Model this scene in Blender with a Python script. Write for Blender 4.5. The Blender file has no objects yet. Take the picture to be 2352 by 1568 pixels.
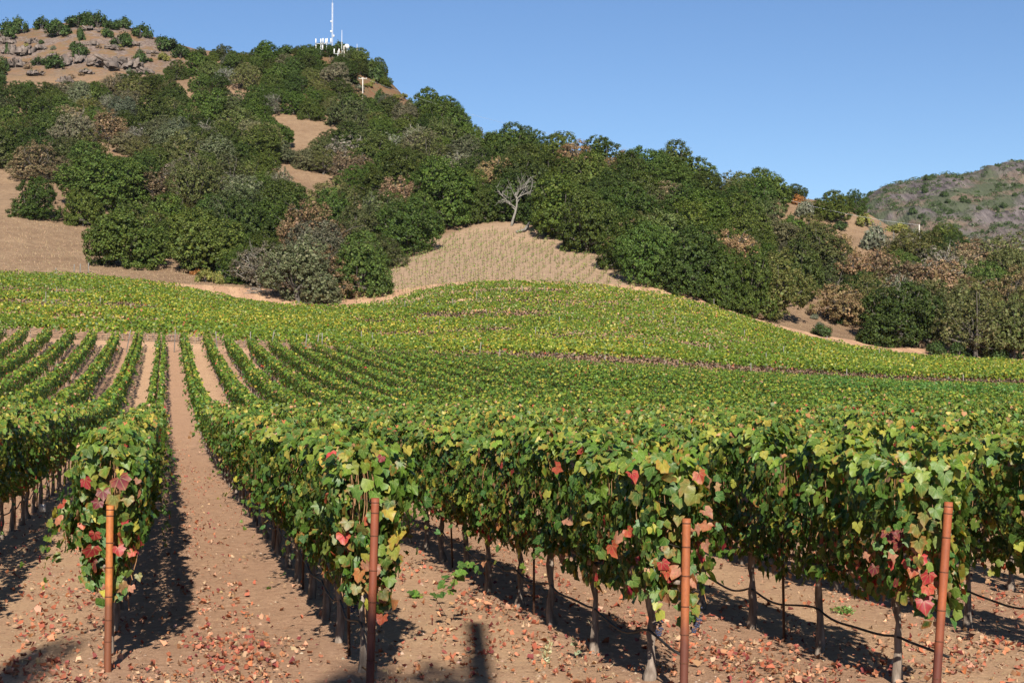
import bpy, math, random
import numpy as np
from mathutils import Vector, Matrix

rng = np.random.default_rng(11)
random.seed(5)
sc = bpy.context.scene
col = sc.collection

# ------------------------------------------------------------------ camera, sky, sun, exposure
F, W, H = 3626.0, 2352.0, 1568.0          # focal length in pixels of a 2352 wide picture
CAMZ, HV = 2.25, 909.0                    # camera height, picture row of the horizon
PITCH = math.atan((HV - H / 2) / F)
cam = bpy.data.objects.new('camera', bpy.data.cameras.new('camera'))
col.objects.link(cam)
cam.location = (0, 0, CAMZ)
cam.rotation_euler = (math.pi / 2 + PITCH, 0, 0)
cam.data.sensor_width = 36.0
cam.data.lens = 36.0 * F / W
cam.data.clip_end = 8000.0
cam.data.clip_start = 0.1
sc.camera = cam

SUN_EL = math.radians(27.5)
SHADOW_AZ = math.radians(-4.0)            # shadows run this far to the right of straight ahead
world = bpy.data.worlds.new('World'); sc.world = world; world.use_nodes = True
wn = world.node_tree
sky = wn.nodes.new('ShaderNodeTexSky'); sky.sky_type = 'NISHITA'; sky.sun_disc = False
sky.sun_elevation = SUN_EL; sky.sun_rotation = math.pi + SHADOW_AZ
sky.air_density = 1.0; sky.dust_density = 0.0; sky.ozone_density = 2.5; sky.altitude = 1500
hsv = wn.nodes.new('ShaderNodeHueSaturation'); hsv.inputs['Saturation'].default_value = 1.12; hsv.inputs['Hue'].default_value = 0.506
wn.links.new(sky.outputs[0], hsv.inputs['Color']); wn.links.new(hsv.outputs[0], wn.nodes['Background'].inputs[0])
wn.nodes['Background'].inputs[1].default_value = 0.060
sun = bpy.data.objects.new('sun', bpy.data.lights.new('sun', 'SUN'))
col.objects.link(sun)
sun.data.energy = 5.0; sun.data.angle = math.radians(0.53); sun.data.color = (1.0, 0.93, 0.82)
ldir = Vector((math.sin(SHADOW_AZ) * math.cos(SUN_EL), math.cos(SHADOW_AZ) * math.cos(SUN_EL), -math.sin(SUN_EL)))
sun.rotation_euler = ldir.to_track_quat('-Z', 'Y').to_euler()
sun.location = (0, -20, 40)
sc.view_settings.view_transform = 'Standard'
sc.view_settings.look = 'None'
sc.view_settings.gamma = 1.0
sc.view_settings.use_curve_mapping = False
sc.view_settings.exposure = 0.92
sc.render.engine = 'CYCLES'
sc.cycles.max_bounces = 6; sc.cycles.diffuse_bounces = 3; sc.cycles.transmission_bounces = 3
sc.cycles.glossy_bounces = 2; sc.cycles.transparent_max_bounces = 6
sc.cycles.caustics_reflective = False; sc.cycles.caustics_refractive = False

# ------------------------------------------------------------------ small maths
def pchip(xk, yk, x):
    """monotone cubic through (xk, yk); yk may be (n, m)"""
    xk = np.asarray(xk, float); yk = np.asarray(yk, float)
    one = yk.ndim == 1
    if one: yk = yk[:, None]
    h = np.diff(xk)[:, None]; d = np.diff(yk, axis=0) / h
    m = np.zeros_like(yk)
    w1 = 2 * h[1:] + h[:-1]; w2 = h[1:] + 2 * h[:-1]
    with np.errstate(divide='ignore', invalid='ignore'):
        mm = (w1 + w2) / (w1 / d[:-1] + w2 / d[1:])
    m[1:-1] = np.where(d[:-1] * d[1:] > 0, mm, 0.0)
    m[0] = d[0]; m[-1] = d[-1]
    x = np.clip(np.asarray(x, float), xk[0], xk[-1])
    i = np.clip(np.searchsorted(xk, x) - 1, 0, len(xk) - 2)
    hh = h[i]; t = ((x - xk[i])[:, None]) / hh
    r = ((2*t**3 - 3*t**2 + 1) * yk[i] + (t**3 - 2*t**2 + t) * hh * m[i] + (-2*t**3 + 3*t**2) * yk[i+1] + (t**3 - t**2) * hh * m[i+1])
    return r[:, 0] if one else r

LAT = np.random.default_rng(3).random((256, 256))
def vn(x, y):
    x = np.asarray(x, float); y = np.asarray(y, float)
    xi = np.floor(x).astype(int); yi = np.floor(y).astype(int)
    fx = x - xi; fy = y - yi
    fx = fx*fx*(3-2*fx); fy = fy*fy*(3-2*fy)
    a = LAT[xi & 255, yi & 255]; b = LAT[(xi+1) & 255, yi & 255]
    c = LAT[xi & 255, (yi+1) & 255]; d = LAT[(xi+1) & 255, (yi+1) & 255]
    return (a*(1-fx)+b*fx)*(1-fy) + (c*(1-fx)+d*fx)*fy
def fbm(x, y, o=4):
    r = 0; a = .5
    for k in range(o):
        r = r + a * (vn(x*2**k + 17.3*k, y*2**k + 5.1*k) - .5); a *= .5
    return r
def sst(a, b, x):
    t = np.clip((np.asarray(x, float) - a) / (b - a), 0, 1); return t*t*(3-2*t)

def ray(u, v):
    """X/Y and (Z-CAMZ)/Y of a picture position"""
    xc = (u - W/2) / F; yc = (H/2 - v) / F
    c, s = math.cos(PITCH), math.sin(PITCH)
    f = c - yc * s
    return xc / f, (s + yc * c) / f
def zat(v, Y): return CAMZ + Y * ray(0, v)[1]
def at(u, v, Y):
    a, b = ray(u, v); return (a * Y, Y, CAMZ + b * Y)
def project(x, y, z):
    x = np.asarray(x, float); y = np.asarray(y, float); z = np.asarray(z, float) - CAMZ
    c, s = math.cos(PITCH), math.sin(PITCH)
    f = y * c + z * s; g = -y * s + z * c
    return W/2 + F * x / f, H/2 - F * g / f

# ------------------------------------------------------------------ terrain height
def colmn(far, pts, fall):
    """far: near field profile end (Y, z); pts: (v, Y) read off the photograph; fall: behind the ridge"""
    far = (far[0] - 8, far[1])
    ks = [(0, 0), (30, 0), (48, 0.0), (62, far[1]*.03), (78, far[1]*.13), (100, far[1]*.36), (122, far[1]*.64), far]
    ks += [(Y, zat(v, Y)) for v, Y in pts] + list(fall)
    a = np.array(ks, float); return a[:, 0], a[:, 1]
COLS = {
 -900: colmn((150, 7.0), [(640, 262), (590, 285), (500, 330), (400, 385), (300, 440), (190, 510), (70, 610)], [(720, 125), (1000, 60)]),
 0:    colmn((151, 6.8), [(641, 260), (600, 280), (500, 330), (400, 385), (300, 440), (190, 510), (82, 610)], [(720, 120), (1000, 60)]),
 200:  colmn((153, 6.6), [(648, 258), (605, 282), (560, 310), (500, 345), (400, 395), (300, 450), (200, 505), (55, 620)], [(720, 120), (1000, 60)]),
 400:  colmn((155, 6.5), [(672, 250), (652, 262), (600, 290), (500, 345), (400, 395), (300, 450), (200, 510), (118, 590)], [(700, 100), (1000, 50)]),
 600:  colmn((157, 6.0), [(710, 243), (672, 258), (640, 275), (560, 315), (450, 370), (350, 420), (250, 475), (138, 575)], [(680, 95), (1000, 50)]),
 760:  colmn((158, 5.6), [(720, 240), (690, 256), (640, 285), (560, 325), (450, 380), (350, 430), (250, 480), (118, 575)], [(660, 95), (1000, 45)]),
 880:  colmn((159, 5.3), [(712, 243), (620, 285), (590, 305), (520, 350), (420, 400), (320, 455), (240, 510), (185, 550)], [(640, 80), (1000, 40)]),
 1000: colmn((160, 5.0), [(678, 247), (560, 315), (500, 350), (400, 410), (300, 470), (255, 510)], [(620, 60), (1000, 30)]),
 1150: colmn((161, 4.7), [(664, 250), (515, 332), (460, 365), (400, 410), (330, 465)], [(580, 50), (1000, 25)]),
 1300: colmn((162, 4.2), [(666, 252), (545, 320), (500, 345), (420, 400), (378, 440)], [(560, 45), (1000, 20)]),
 1530: colmn((163, 3.6), [(692, 250), (664, 262), (600, 290), (500, 345), (412, 410)], [(540, 40), (1000, 20)]),
 1700: colmn((165, 3.1), [(740, 248), (700, 275), (600, 310), (500, 365), (448, 405)], [(540, 35), (1000, 15)]),
 1850: colmn((167, 2.8), [(788, 243), (757, 265), (650, 310), (560, 350), (462, 410)], [(530, 30), (1000, 12)]),
 1980: colmn((168, 2.5), [(815, 240), (780, 265), (700, 300), (600, 340), (520, 380), (492, 410)], [(520, 30), (1000, 10)]),
 2100: colmn((169, 2.2), [(832, 238), (800, 262), (700, 305), (600, 350), (548, 390)], [(520, 25), (1000, 10)]),
 2250: colmn((170, 2.0), [(842, 236), (810, 262), (700, 310), (620, 350), (592, 380)], [(520, 20), (1000, 10)]),
 2352: colmn((171, 1.9), [(848, 235), (815, 262), (700, 315), (632, 360)], [(500, 18), (1000, 10)]),
 3400: colmn((171, 1.5), [(858, 235), (830, 262), (760, 315), (720, 360)], [(500, 12), (1000, 10)]),
}
YG = np.arange(0, 1001, 2.0); UG = np.arange(-900, 3401, 10.0)
_t = np.array([pchip(COLS[k][0], COLS[k][1], YG) for k in sorted(COLS)])
TAB = pchip(sorted(COLS), _t, UG)
for _ in range(3):                                   # take the creases out between columns
    TAB[1:-1] = .25*TAB[:-2] + .5*TAB[1:-1] + .25*TAB[2:]
RX, RY = -0.2139, 0.9769                             # direction of the near rows
PX, PY = 0.9769, 0.2139                              # across them
TOPU = [-900, 0, 200, 400, 600, 760, 880, 1000, 1150, 1300, 1530, 1700, 1850, 1980, 2100, 2250, 2352, 3400]
TOPY = [262, 260, 258, 250, 243, 240, 243, 247, 250, 252, 250, 248, 243, 240, 238, 236, 235, 232]
def uof(x, y): return W/2 + F * np.asarray(x, float) / np.maximum(y, 1.0)
def yfront(u): return 155.5 / (RY + RX * (u - W/2) / F)
def ytop(u): return np.interp(u, TOPU, TOPY)
TERR = [(0.20, .6, -900, 430), (0.40, .9, -900, 420), (0.62, .8, -900, 300),
        (0.42, 0.8, 720, 1250), (0.60, 0.95, 760, 1330), (0.74, 0.7, 930, 1480), (0.88, .7, 850, 1400), (0.30, .6, 1150, 1750), (0.52, .5, 1400, 1800)]
def hgt(x, y):
    x = np.asarray(x, float); y = np.asarray(y, float)
    u = uof(x, y)
    fu = np.clip((u - UG[0]) / 10.0, 0, len(UG) - 1.001); fy = np.clip(y / 2.0, 0, len(YG) - 1.001)
    i = fu.astype(int); j = fy.astype(int); a = fu - i; b = fy - j
    z = (TAB[i, j]*(1-a)*(1-b) + TAB[i+1, j]*a*(1-b) + TAB[i, j+1]*(1-a)*b + TAB[i+1, j+1]*a*b)
    z = np.where(y < 30, 0.0, z)
    t = (y - yfront(u)) / (ytop(u) - yfront(u)); tc = np.clip(t, 0, 1)
    for t0, am, ua, ub in TERR:
        m = am * sst(ua, ua + 120, u) * (1 - sst(ub - 120, ub, u))
        tt = t0 + .02 * np.sin(u / 130.0 + t0 * 9)
        z = z + m * (sst(tt - .012, tt + .02, t) - tc)
    z = z + (.30 + .75*sst(950, 1350, u)) * (sst(-.035, -.005, t) - tc)
    far = sst(262, 340, y)
    z = z + far * (5.0 * fbm(x / 34.0, y / 34.0, 4) + 1.0 * fbm(x / 6.0 + 9, y / 6.0, 2))
    near = 1 - sst(60, 140, y)
    z = z + near * (.16 * fbm(x / 3.1 + 3, y / 3.1, 3)) * sst(6, 12, y)
    z = z + .6 * (1 - sst(1.0, 6.0, y))
    return z
def h1(x, y): return float(hgt(np.array([x]), np.array([y]))[0])
_ys = np.concatenate([np.arange(6, 60, .1), np.arange(60, 700, .5)])
def hit(u, v):
    """where the line of sight through (u, v) meets the ground"""
    a, b = ray(u, v)
    d = CAMZ + b * _ys - hgt(a * _ys, _ys)
    k = np.where(d <= 0)[0]
    if len(k) == 0: return None
    y = _ys[k[0]]
    return (a * y, y, h1(a * y, y))

# ------------------------------------------------------------------ helpers: meshes and objects
def npmesh(name, V, faces, mats, colors=None, uv=None, matidx=None, smooth=False):
    """faces: list of integer arrays (n, k), each k its own polygon size"""
    V = np.asarray(V, np.float32)
    if not isinstance(faces, list): faces = [faces]
    faces = [np.asarray(f, np.int32) for f in faces if len(f)]
    loops = np.concatenate([f.ravel() for f in faces])
    sizes = np.concatenate([np.full(len(f), f.shape[1], np.int32) for f in faces])
    starts = np.concatenate([[0], np.cumsum(sizes)[:-1]]).astype(np.int32)
    me = bpy.data.meshes.new(name)
    me.vertices.add(len(V)); me.vertices.foreach_set('co', V.ravel())
    me.loops.add(len(loops)); me.loops.foreach_set('vertex_index', loops)
    me.polygons.add(len(sizes)); me.polygons.foreach_set('loop_start', starts); me.polygons.foreach_set('loop_total', sizes)
    for m in (mats if isinstance(mats, (list, tuple)) else [mats]): me.materials.append(m)
    if matidx is not None: me.polygons.foreach_set('material_index', np.asarray(matidx, np.int32))
    if smooth is not False:
        me.polygons.foreach_set('use_smooth', np.full(len(sizes), True) if smooth is True else np.asarray(smooth, bool))
    me.update(calc_edges=True)
    if colors is not None:
        at_ = me.color_attributes.new('Col', 'FLOAT_COLOR', 'POINT')
        at_.data.foreach_set('color', np.asarray(colors, np.float32).ravel())
    if uv is not None:
        ul = me.uv_layers.new(name='UVMap')
        ul.data.foreach_set('uv', np.asarray(uv, np.float32)[loops].ravel())
    return me
def obj(name, me, parent=None, loc=None, rot=None, scale=None):
    o = bpy.data.objects.new(name, me); col.objects.link(o)
    if parent is not None: o.parent = parent
    if loc is not None: o.location = loc
    if rot is not None: o.rotation_euler = rot
    if scale is not None: o.scale = scale
    return o
def tag(o, label=None, cat=None, group=None, kind=None):
    if label: o['label'] = label
    if cat: o['category'] = cat
    if group: o['group'] = group
    if kind: o['kind'] = kind
    return o
def empty(name, loc, rz=0.0, scale=None):
    o = bpy.data.objects.new(name, None); col.objects.link(o)
    o.location = loc; o.rotation_euler = (0, 0, rz); o.empty_display_size = .2
    if scale is not None: o.scale = scale
    return o

class Acc:
    """collects vertices and faces of one mesh"""
    def __init__(s): s.V = []; s.F = {}; s.C = []; s.U = []; s.M = {}; s.n = 0
    def add(s, V, faces, color=None, uv=None, mat=0):
        V = np.asarray(V, float)
        s.V.append(V)
        s.C.append(np.broadcast_to(np.asarray((1, 1, 1, 0) if color is None else color, float), (len(V), 4)) if np.ndim(color) < 2 else color)
        s.U.append(np.zeros((len(V), 2)) if uv is None else uv)
        for f in (faces if isinstance(faces, list) else [faces]):
            f = np.asarray(f, int)
            if not len(f): continue
            s.F.setdefault(f.shape[1], []).append(f + s.n); s.M.setdefault(f.shape[1], []).append(np.full(len(f), mat))
        s.n += len(V)
    def mesh(s, name, mats, smooth=False):
        ks = sorted(s.F)
        return npmesh(name, np.concatenate(s.V), [np.concatenate(s.F[k]) for k in ks], mats, np.concatenate(s.C), np.concatenate(s.U),
                      np.concatenate([np.concatenate(s.M[k]) for k in ks]), smooth)

def tube(pts, rad, n=6, cap=True):
    """tapered tube along points -> V, faces"""
    P = np.asarray(pts, float); m = len(P)
    R = np.broadcast_to(np.asarray(rad, float), (m,))
    T = np.gradient(P, axis=0); T /= np.linalg.norm(T, axis=1)[:, None] + 1e-9
    up = np.array([0, 0, 1.0]) if abs(T[:, 2]).mean() < .8 else np.array([1.0, 0, 0])
    A = np.cross(T, up); A /= np.linalg.norm(A, axis=1)[:, None] + 1e-9
    B = np.cross(T, A)
    ang = np.linspace(0, 2*np.pi, n, endpoint=False)
    V = P[:, None] + R[:, None, None] * (A[:, None] * np.cos(ang)[None, :, None] + B[:, None] * np.sin(ang)[None, :, None])
    V = V.reshape(-1, 3)
    i = np.arange(m-1)[:, None]*n; j = np.arange(n)[None]
    q = np.stack([i + j, i + (j+1) % n, i + n + (j+1) % n, i + n + j], -1).reshape(-1, 4)
    fs = [q]
    if cap: fs += [np.array([np.arange(n)[::-1]]), np.array([(m-1)*n + np.arange(n)])]
    return V, fs
def box(cx, cy, cz, sx, sy, sz):
    V = np.array([(x, y, z) for z in (-.5, .5) for y in (-.5, .5) for x in (-.5, .5)]) * (sx, sy, sz) + (cx, cy, cz)
    Fq = np.array([(0, 2, 3, 1), (4, 5, 7, 6), (0, 1, 5, 4), (2, 6, 7, 3), (0, 4, 6, 2), (1, 3, 7, 5)])
    return V, [Fq]

# leaves -------------------------------------------------------------------------------------
_r = [(.05, -.03), (.26, -.17), (.48, -.03), (.43, .15), (.55, .38), (.34, .50), (.23, .68)]
_o = np.array(_r + [(0, .84)] + [(-x, y) for x, y in _r[::-1]])
def leaf_template(k):
    g = np.random.default_rng(100 + k)
    p = np.vstack([[(0, .18)], _o * (1 + .07*g.standard_normal(_o.shape))])
    x, y = p[:, 0], p[:, 1]
    z = (.12 + .36*g.random()) * np.abs(x) - (.10 + .55*g.random()) * (y - .1)**2 - .35*g.random()*x*x + .06*g.standard_normal(len(p))
    V = np.column_stack([x, y, z]); n = len(_o)
    Fc = np.array([(0, i + 1, i + 2) for i in range(n - 1)])
    return V, [Fc]
LEAF3 = [leaf_template(k) for k in range(8)]
def leaf2(k):
    g = np.random.default_rng(200 + k)
    p = np.array([(0, -.05), (.50, -.02), (.47, .45), (0, .85), (-.47, .45), (-.50, -.02)]) * (1 + .12*g.standard_normal((6, 2)))
    z = .25*np.abs(p[:, 0]) - .25*p[:, 1]**2 + .05*g.standard_normal(6)
    return np.column_stack([p, z]), [np.array([(0, 1, 2, 3), (0, 3, 4, 5)])]
LEAF2 = [leaf2(k) for k in range(5)]
LEAF1 = [(np.array([(0, -.1, 0), (.48, .32, .16), (0, .82, -.1), (-.48, .32, .12)]), [np.array([(0, 1, 2, 3)])]),
         (np.array([(0, -.1, 0), (.42, .25, -.12), (.1, .8, .08), (-.5, .42, .1)]), [np.array([(0, 1, 2, 3)])])]
def frames(N, T):
    N = N / (np.linalg.norm(N, axis=1)[:, None] + 1e-9)
    T = T - N * (N*T).sum(1)[:, None]; T = T / (np.linalg.norm(T, axis=1)[:, None] + 1e-9)
    X = np.cross(T, N)
    return np.stack([X, T, N], 1)                     # rows: local x, y, z in world
def put_leaves(acc, C, Fr, S, colr, templ, g, mat=0, jit=0.0):
    k = g.integers(0, len(templ), len(C))
    for t, (V, fs) in enumerate(templ):
        s = np.where(k == t)[0]
        if not len(s): continue
        P = C[s][:, None] + S[s][:, None, None] * np.einsum('vk,nkj->nvj', V, Fr[s])
        if jit: P = P + jit*S[s][:, None, None]*g.standard_normal(P.shape)
        n = len(V); base = (np.arange(len(s)) * n)[:, None, None]
        acc.add(P.reshape(-1, 3), [(f[None] + base).reshape(-1, f.shape[1]) for f in fs],
                np.repeat(colr[s], n, 0), np.tile(V[:, :2], (len(s), 1)), mat)

GREENS = np.array([(0.058, 0.124, 0.015), (0.074, 0.149, 0.019), (0.100, 0.173, 0.023), (0.040, 0.091, 0.016), (0.132, 0.184, 0.029), (0.051, 0.124, 0.030), (0.062, 0.131, 0.019)])
YELS = np.array([(.30, .27, .04), (.35, .30, .05), (.25, .25, .04)])
REDS = np.array([(.36, .035, .035), (.22, .02, .03), (.45, .09, .05), (.40, .16, .06)])
BROWN = np.array([(.36, .20, .10), (.45, .25, .15), (.30, .13, .07)])
def pick(tab, n, g, j=.12):
    c = tab[g.integers(0, len(tab), n)] * (1 + j*g.standard_normal((n, 1))) * (1 + .05*g.standard_normal((n, 3)))
    return np.clip(c, .004, 1)
def vine_colors(z, g, yel=.10, red=.012, edge=.25):
    """green mostly; the low leaves turn first"""
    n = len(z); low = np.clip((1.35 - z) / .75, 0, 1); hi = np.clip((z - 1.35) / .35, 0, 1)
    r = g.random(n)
    c = pick(GREENS, n, g) * (.88 + hi[:, None]*np.array([.52, .32, .18]))   # top leaves yellower, their colour also brightened to read as sunlit
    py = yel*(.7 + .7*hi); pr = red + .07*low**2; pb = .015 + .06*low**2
    a = r < py; c[a] = pick(YELS, a.sum(), g)
    a = (r >= py) & (r < py + pr); c[a] = pick(REDS, a.sum(), g)
    a = (r >= py + pr) & (r < py + pr + pb); c[a] = pick(BROWN, a.sum(), g)
    al = np.where(g.random(n) < edge, g.random(n), 0.0) * .8
    return np.column_stack([c, al])

# ------------------------------------------------------------------ materials
def newmat(name):
    m = bpy.data.materials.new(name); m.use_nodes = True
    nt = m.node_tree; nt.nodes.clear()
    out = nt.nodes.new('ShaderNodeOutputMaterial')
    return m, nt, out
class N_:
    def __init__(s, nt): s.nt = nt
    def node(s, t, ins=None, **kw):
        n = s.nt.nodes.new(t)
        for k, v in kw.items(): setattr(n, k, v)
        for k, v in (ins or {}).items():
            if isinstance(v, bpy.types.NodeSocket): s.nt.links.new(v, n.inputs[k])
            else: n.inputs[k].default_value = v
        return n
    def math(s, op, a, b=0.0, c=None):
        d = {0: a, 1: b}
        if c is not None: d[2] = c
        return s.node('ShaderNodeMath', d, operation=op).outputs[0]
    def mix(s, f, a, b, blend='MIX'):
        n = s.node('ShaderNodeMix', data_type='RGBA', blend_type=blend)
        for k, v in ((0, f), (6, a), (7, b)):
            if isinstance(v, bpy.types.NodeSocket): s.nt.links.new(v, n.inputs[k])
            else: n.inputs[k].default_value = v if k == 0 else (*v[:3], 1)
        return n.outputs[2]
    def ramp(s, f, stops):
        n = s.node('ShaderNodeValToRGB', {0: f}); e = n.color_ramp.elements
        while len(e) < len(stops): e.new(.5)
        for k, (p, c) in enumerate(stops):
            e[k].position = p; e[k].color = (c, c, c, 1) if np.isscalar(c) else (*c, 1)
        return n.outputs[0]
    def noise(s, vec, scale, detail=4, rough=.55, dist=0.0):
        return s.node('ShaderNodeTexNoise', {'Vector': vec, 'Scale': scale, 'Detail': detail, 'Roughness': rough, 'Distortion': dist}).outputs[0]
    def link(s, a, b): s.nt.links.new(a, b)

def leaf_material(name, source, veins=True, trans=.29, gloss=.50, spec=.42):
    """source: 'Col' vertex colour of joined leaves, or the object's own colour for a single leaf"""
    m, nt, out = newmat(name); n = N_(nt)
    if source == 'object':
        oi = n.node('ShaderNodeObjectInfo'); base, al = oi.outputs['Color'], oi.outputs['Alpha']
    else:
        a = n.node('ShaderNodeVertexColor', layer_name='Col'); base, al = a.outputs[0], a.outputs[1]
    c = base
    if name == 'oak_leaf':
        oi = n.node('ShaderNodeObjectInfo'); c = n.mix(1.0, c, oi.outputs['Color'], 'MULTIPLY')
    if veins:
        uv = n.node('ShaderNodeUVMap', uv_map='UVMap').outputs[0]
        sx = n.node('ShaderNodeSeparateXYZ', {0: uv})
        ax = n.math('ABSOLUTE', sx.outputs[0]); y = sx.outputs[1]
        d = None
        for th in (0, 40, 86):
            e = n.math('ABSOLUTE', n.math('SUBTRACT', n.math('MULTIPLY', ax, math.cos(math.radians(th))), n.math('MULTIPLY', y, math.sin(math.radians(th)))))
            d = e if d is None else n.math('MINIMUM', d, e)
        vein = n.node('ShaderNodeMapRange', {0: d, 1: .0, 2: .035, 3: 1.0, 4: 0.0}).outputs[0]
        rr = n.math('SQRT', n.math('ADD', n.math('MULTIPLY', ax, ax), n.math('POWER', n.math('SUBTRACT', y, .25), 2.0)))
        geo = n.node('ShaderNodeNewGeometry')
        nz = n.noise(geo.outputs['Position'], 28.0, 2)
        edge = n.node('ShaderNodeMapRange', {0: n.math('ADD', rr, n.math('MULTIPLY', n.math('SUBTRACT', nz, .5), .5)), 1: .22, 2: .5, 3: 0.0, 4: 1.0}).outputs[0]
        c = n.mix(n.math('MULTIPLY', edge, al), c, (.34, .12, .035))
        c = n.mix(n.math('MULTIPLY', vein, .38), c, (.30, .33, .12))
        blot = n.ramp(n.noise(geo.outputs['Position'], 60.0, 3), [(.35, .80), (.65, 1.12)])
        c = n.mix(1.0, c, blot, 'MULTIPLY')
    p = n.node('ShaderNodeBsdfPrincipled', {'Base Color': c, 'Roughness': gloss, 'Specular IOR Level': spec})
    hs = n.node('ShaderNodeHueSaturation', {'Hue': .497, 'Saturation': 1.15, 'Value': 1.5, 'Color': c})
    t = n.node('ShaderNodeBsdfTranslucent', {'Color': hs.outputs[0]})
    mx = n.node('ShaderNodeMixShader', {0: trans, 1: p.outputs[0], 2: t.outputs[0]})
    n.link(mx.outputs[0], out.inputs[0]); return m
M = {}
M['leaf'] = leaf_material('vine_leaf', 'Col')
M['leaf_one'] = leaf_material('vine_leaf_single', 'object')
M['leaf_far'] = leaf_material('vine_leaf_far', 'Col', veins=False, gloss=.5, spec=.4)
M['oak_leaf'] = leaf_material('oak_leaf', 'Col', veins=False, trans=.22, gloss=.6, spec=.22)
M['litter_one'] = leaf_material('fallen_leaf', 'object', veins=True, trans=.12, gloss=.7, spec=.15)
M['litter'] = leaf_material('leaf_litter', 'Col', veins=False, trans=.10, gloss=.75, spec=.15)

def simple(name, c1, c2, scale=6.0, rough=.8, bump=.3, stretch=(1, 1, 1), metal=0.0, coords='Object', thr=(.35, .65)):
    m, nt, out = newmat(name); n = N_(nt)
    tc = n.node('ShaderNodeTexCoord')
    mp = n.node('ShaderNodeMapping', {'Vector': tc.outputs[coords], 'Scale': stretch})
    nz = n.noise(mp.outputs[0], scale, 6, .6)
    c = n.mix(n.ramp(nz, [(thr[0], 0.0), (thr[1], 1.0)]), c1, c2)
    b = n.node('ShaderNodeBump', {'Strength': bump, 'Distance': .02, 'Height': nz})
    p = n.node('ShaderNodeBsdfPrincipled', {'Base Color': c, 'Roughness': rough, 'Metallic': metal, 'Specular IOR Level': .25, 'Normal': b.outputs[0]})
    n.link(p.outputs[0], out.inputs[0]); return m
M['vine_bark'] = simple('vine_bark', (.10, .075, .058), (.30, .245, .20), 14, .95, .8, (1, 1, .18))
M['cane'] = simple('cane', (.20, .095, .045), (.33, .19, .10), 10, .7, .2)
M['stake'] = simple('dark_stake', (.05, .028, .02), (.11, .055, .03), 12, .75, .3)
M['hose'] = simple('black_hose', (.012, .012, .013), (.03, .028, .026), 8, .5, .1)
M['oak_bark'] = simple('oak_bark', (.045, .038, .032), (.12, .105, .09), 3, .95, .6, (1, 1, .3))
M['pale_bark'] = simple('pale_bark', (.11, .10, .085), (.24, .225, .20), 3, .9, .4, (1, 1, .3))
M['grey_wood'] = simple('grey_wood', (.11, .10, .09), (.23, .215, .195), 8, .9, .4, (1, 1, .15))
M['pole_wood'] = simple('pole_wood', (.42, .38, .34), (.62, .58, .53), 3, .9, .3, (1, 1, .1))
M['white_metal'] = simple('white_metal', (.50, .50, .50), (.62, .62, .62), 3, .5, .05)
M['galv'] = simple('galvanised_steel', (.46, .48, .50), (.60, .62, .64), 3, .45, .05, metal=.3)
M['wire'] = simple('wire', (.20, .19, .18), (.34, .32, .30), 20, .5, .1, metal=.6)
M['teal'] = simple('teal_plastic', (.05, .36, .30), (.08, .48, .40), 5, .5, .05)
M['grape'] = simple('grape_skin', (.012, .014, .035), (.06, .07, .12), 30, .55, .1)
M['rock'] = simple('rock', (.07, .056, .05), (.18, .145, .125), .9, .95, 1.0, (1, 1, .35))

def rust_material():
    m, nt, out = newmat('rusty_steel'); n = N_(nt)
    tc = n.node('ShaderNodeTexCoord'); oi = n.node('ShaderNodeObjectInfo')
    mp = n.node('ShaderNodeMapping', {'Vector': tc.outputs['Object'], 'Scale': (1, 1, .45)})
    add = n.node('ShaderNodeVectorMath', {0: mp.outputs[0], 1: oi.outputs['Random']}, operation='ADD')
    big = n.noise(add.outputs[0], 3.2, 3); fine = n.noise(add.outputs[0], 60, 5, .7)
    zz = n.node('ShaderNodeSeparateXYZ', {0: tc.outputs['Object']}).outputs[2]
    hf = n.math('ADD', n.math('SUBTRACT', big, .5), n.node('ShaderNodeMapRange', {0: zz, 1: .25, 2: .75, 3: .22, 4: .66}).outputs[0])
    c = n.mix(n.ramp(hf, [(.36, 0.0), (.62, 1.0)]), (.10, .034, .021), (.29, .098, .034))
    c = n.mix(1.0, c, oi.outputs['Color'], 'MULTIPLY')
    c = n.mix(n.ramp(fine, [(.45, 0.0), (.75, .55)]), c, (.10, .035, .02))
    b = n.node('ShaderNodeBump', {'Strength': .35, 'Distance': .003, 'Height': fine})
    p = n.node('ShaderNodeBsdfPrincipled', {'Base Color': c, 'Roughness': .62, 'Specular IOR Level': .35, 'Normal': b.outputs[0]})
    n.link(p.outputs[0], out.inputs[0]); return m
M['rust'] = rust_material()
M['rust_dark'] = simple('dark_rust', (.05, .02, .012), (.11, .04, .02), 30, .8, .3)

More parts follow.
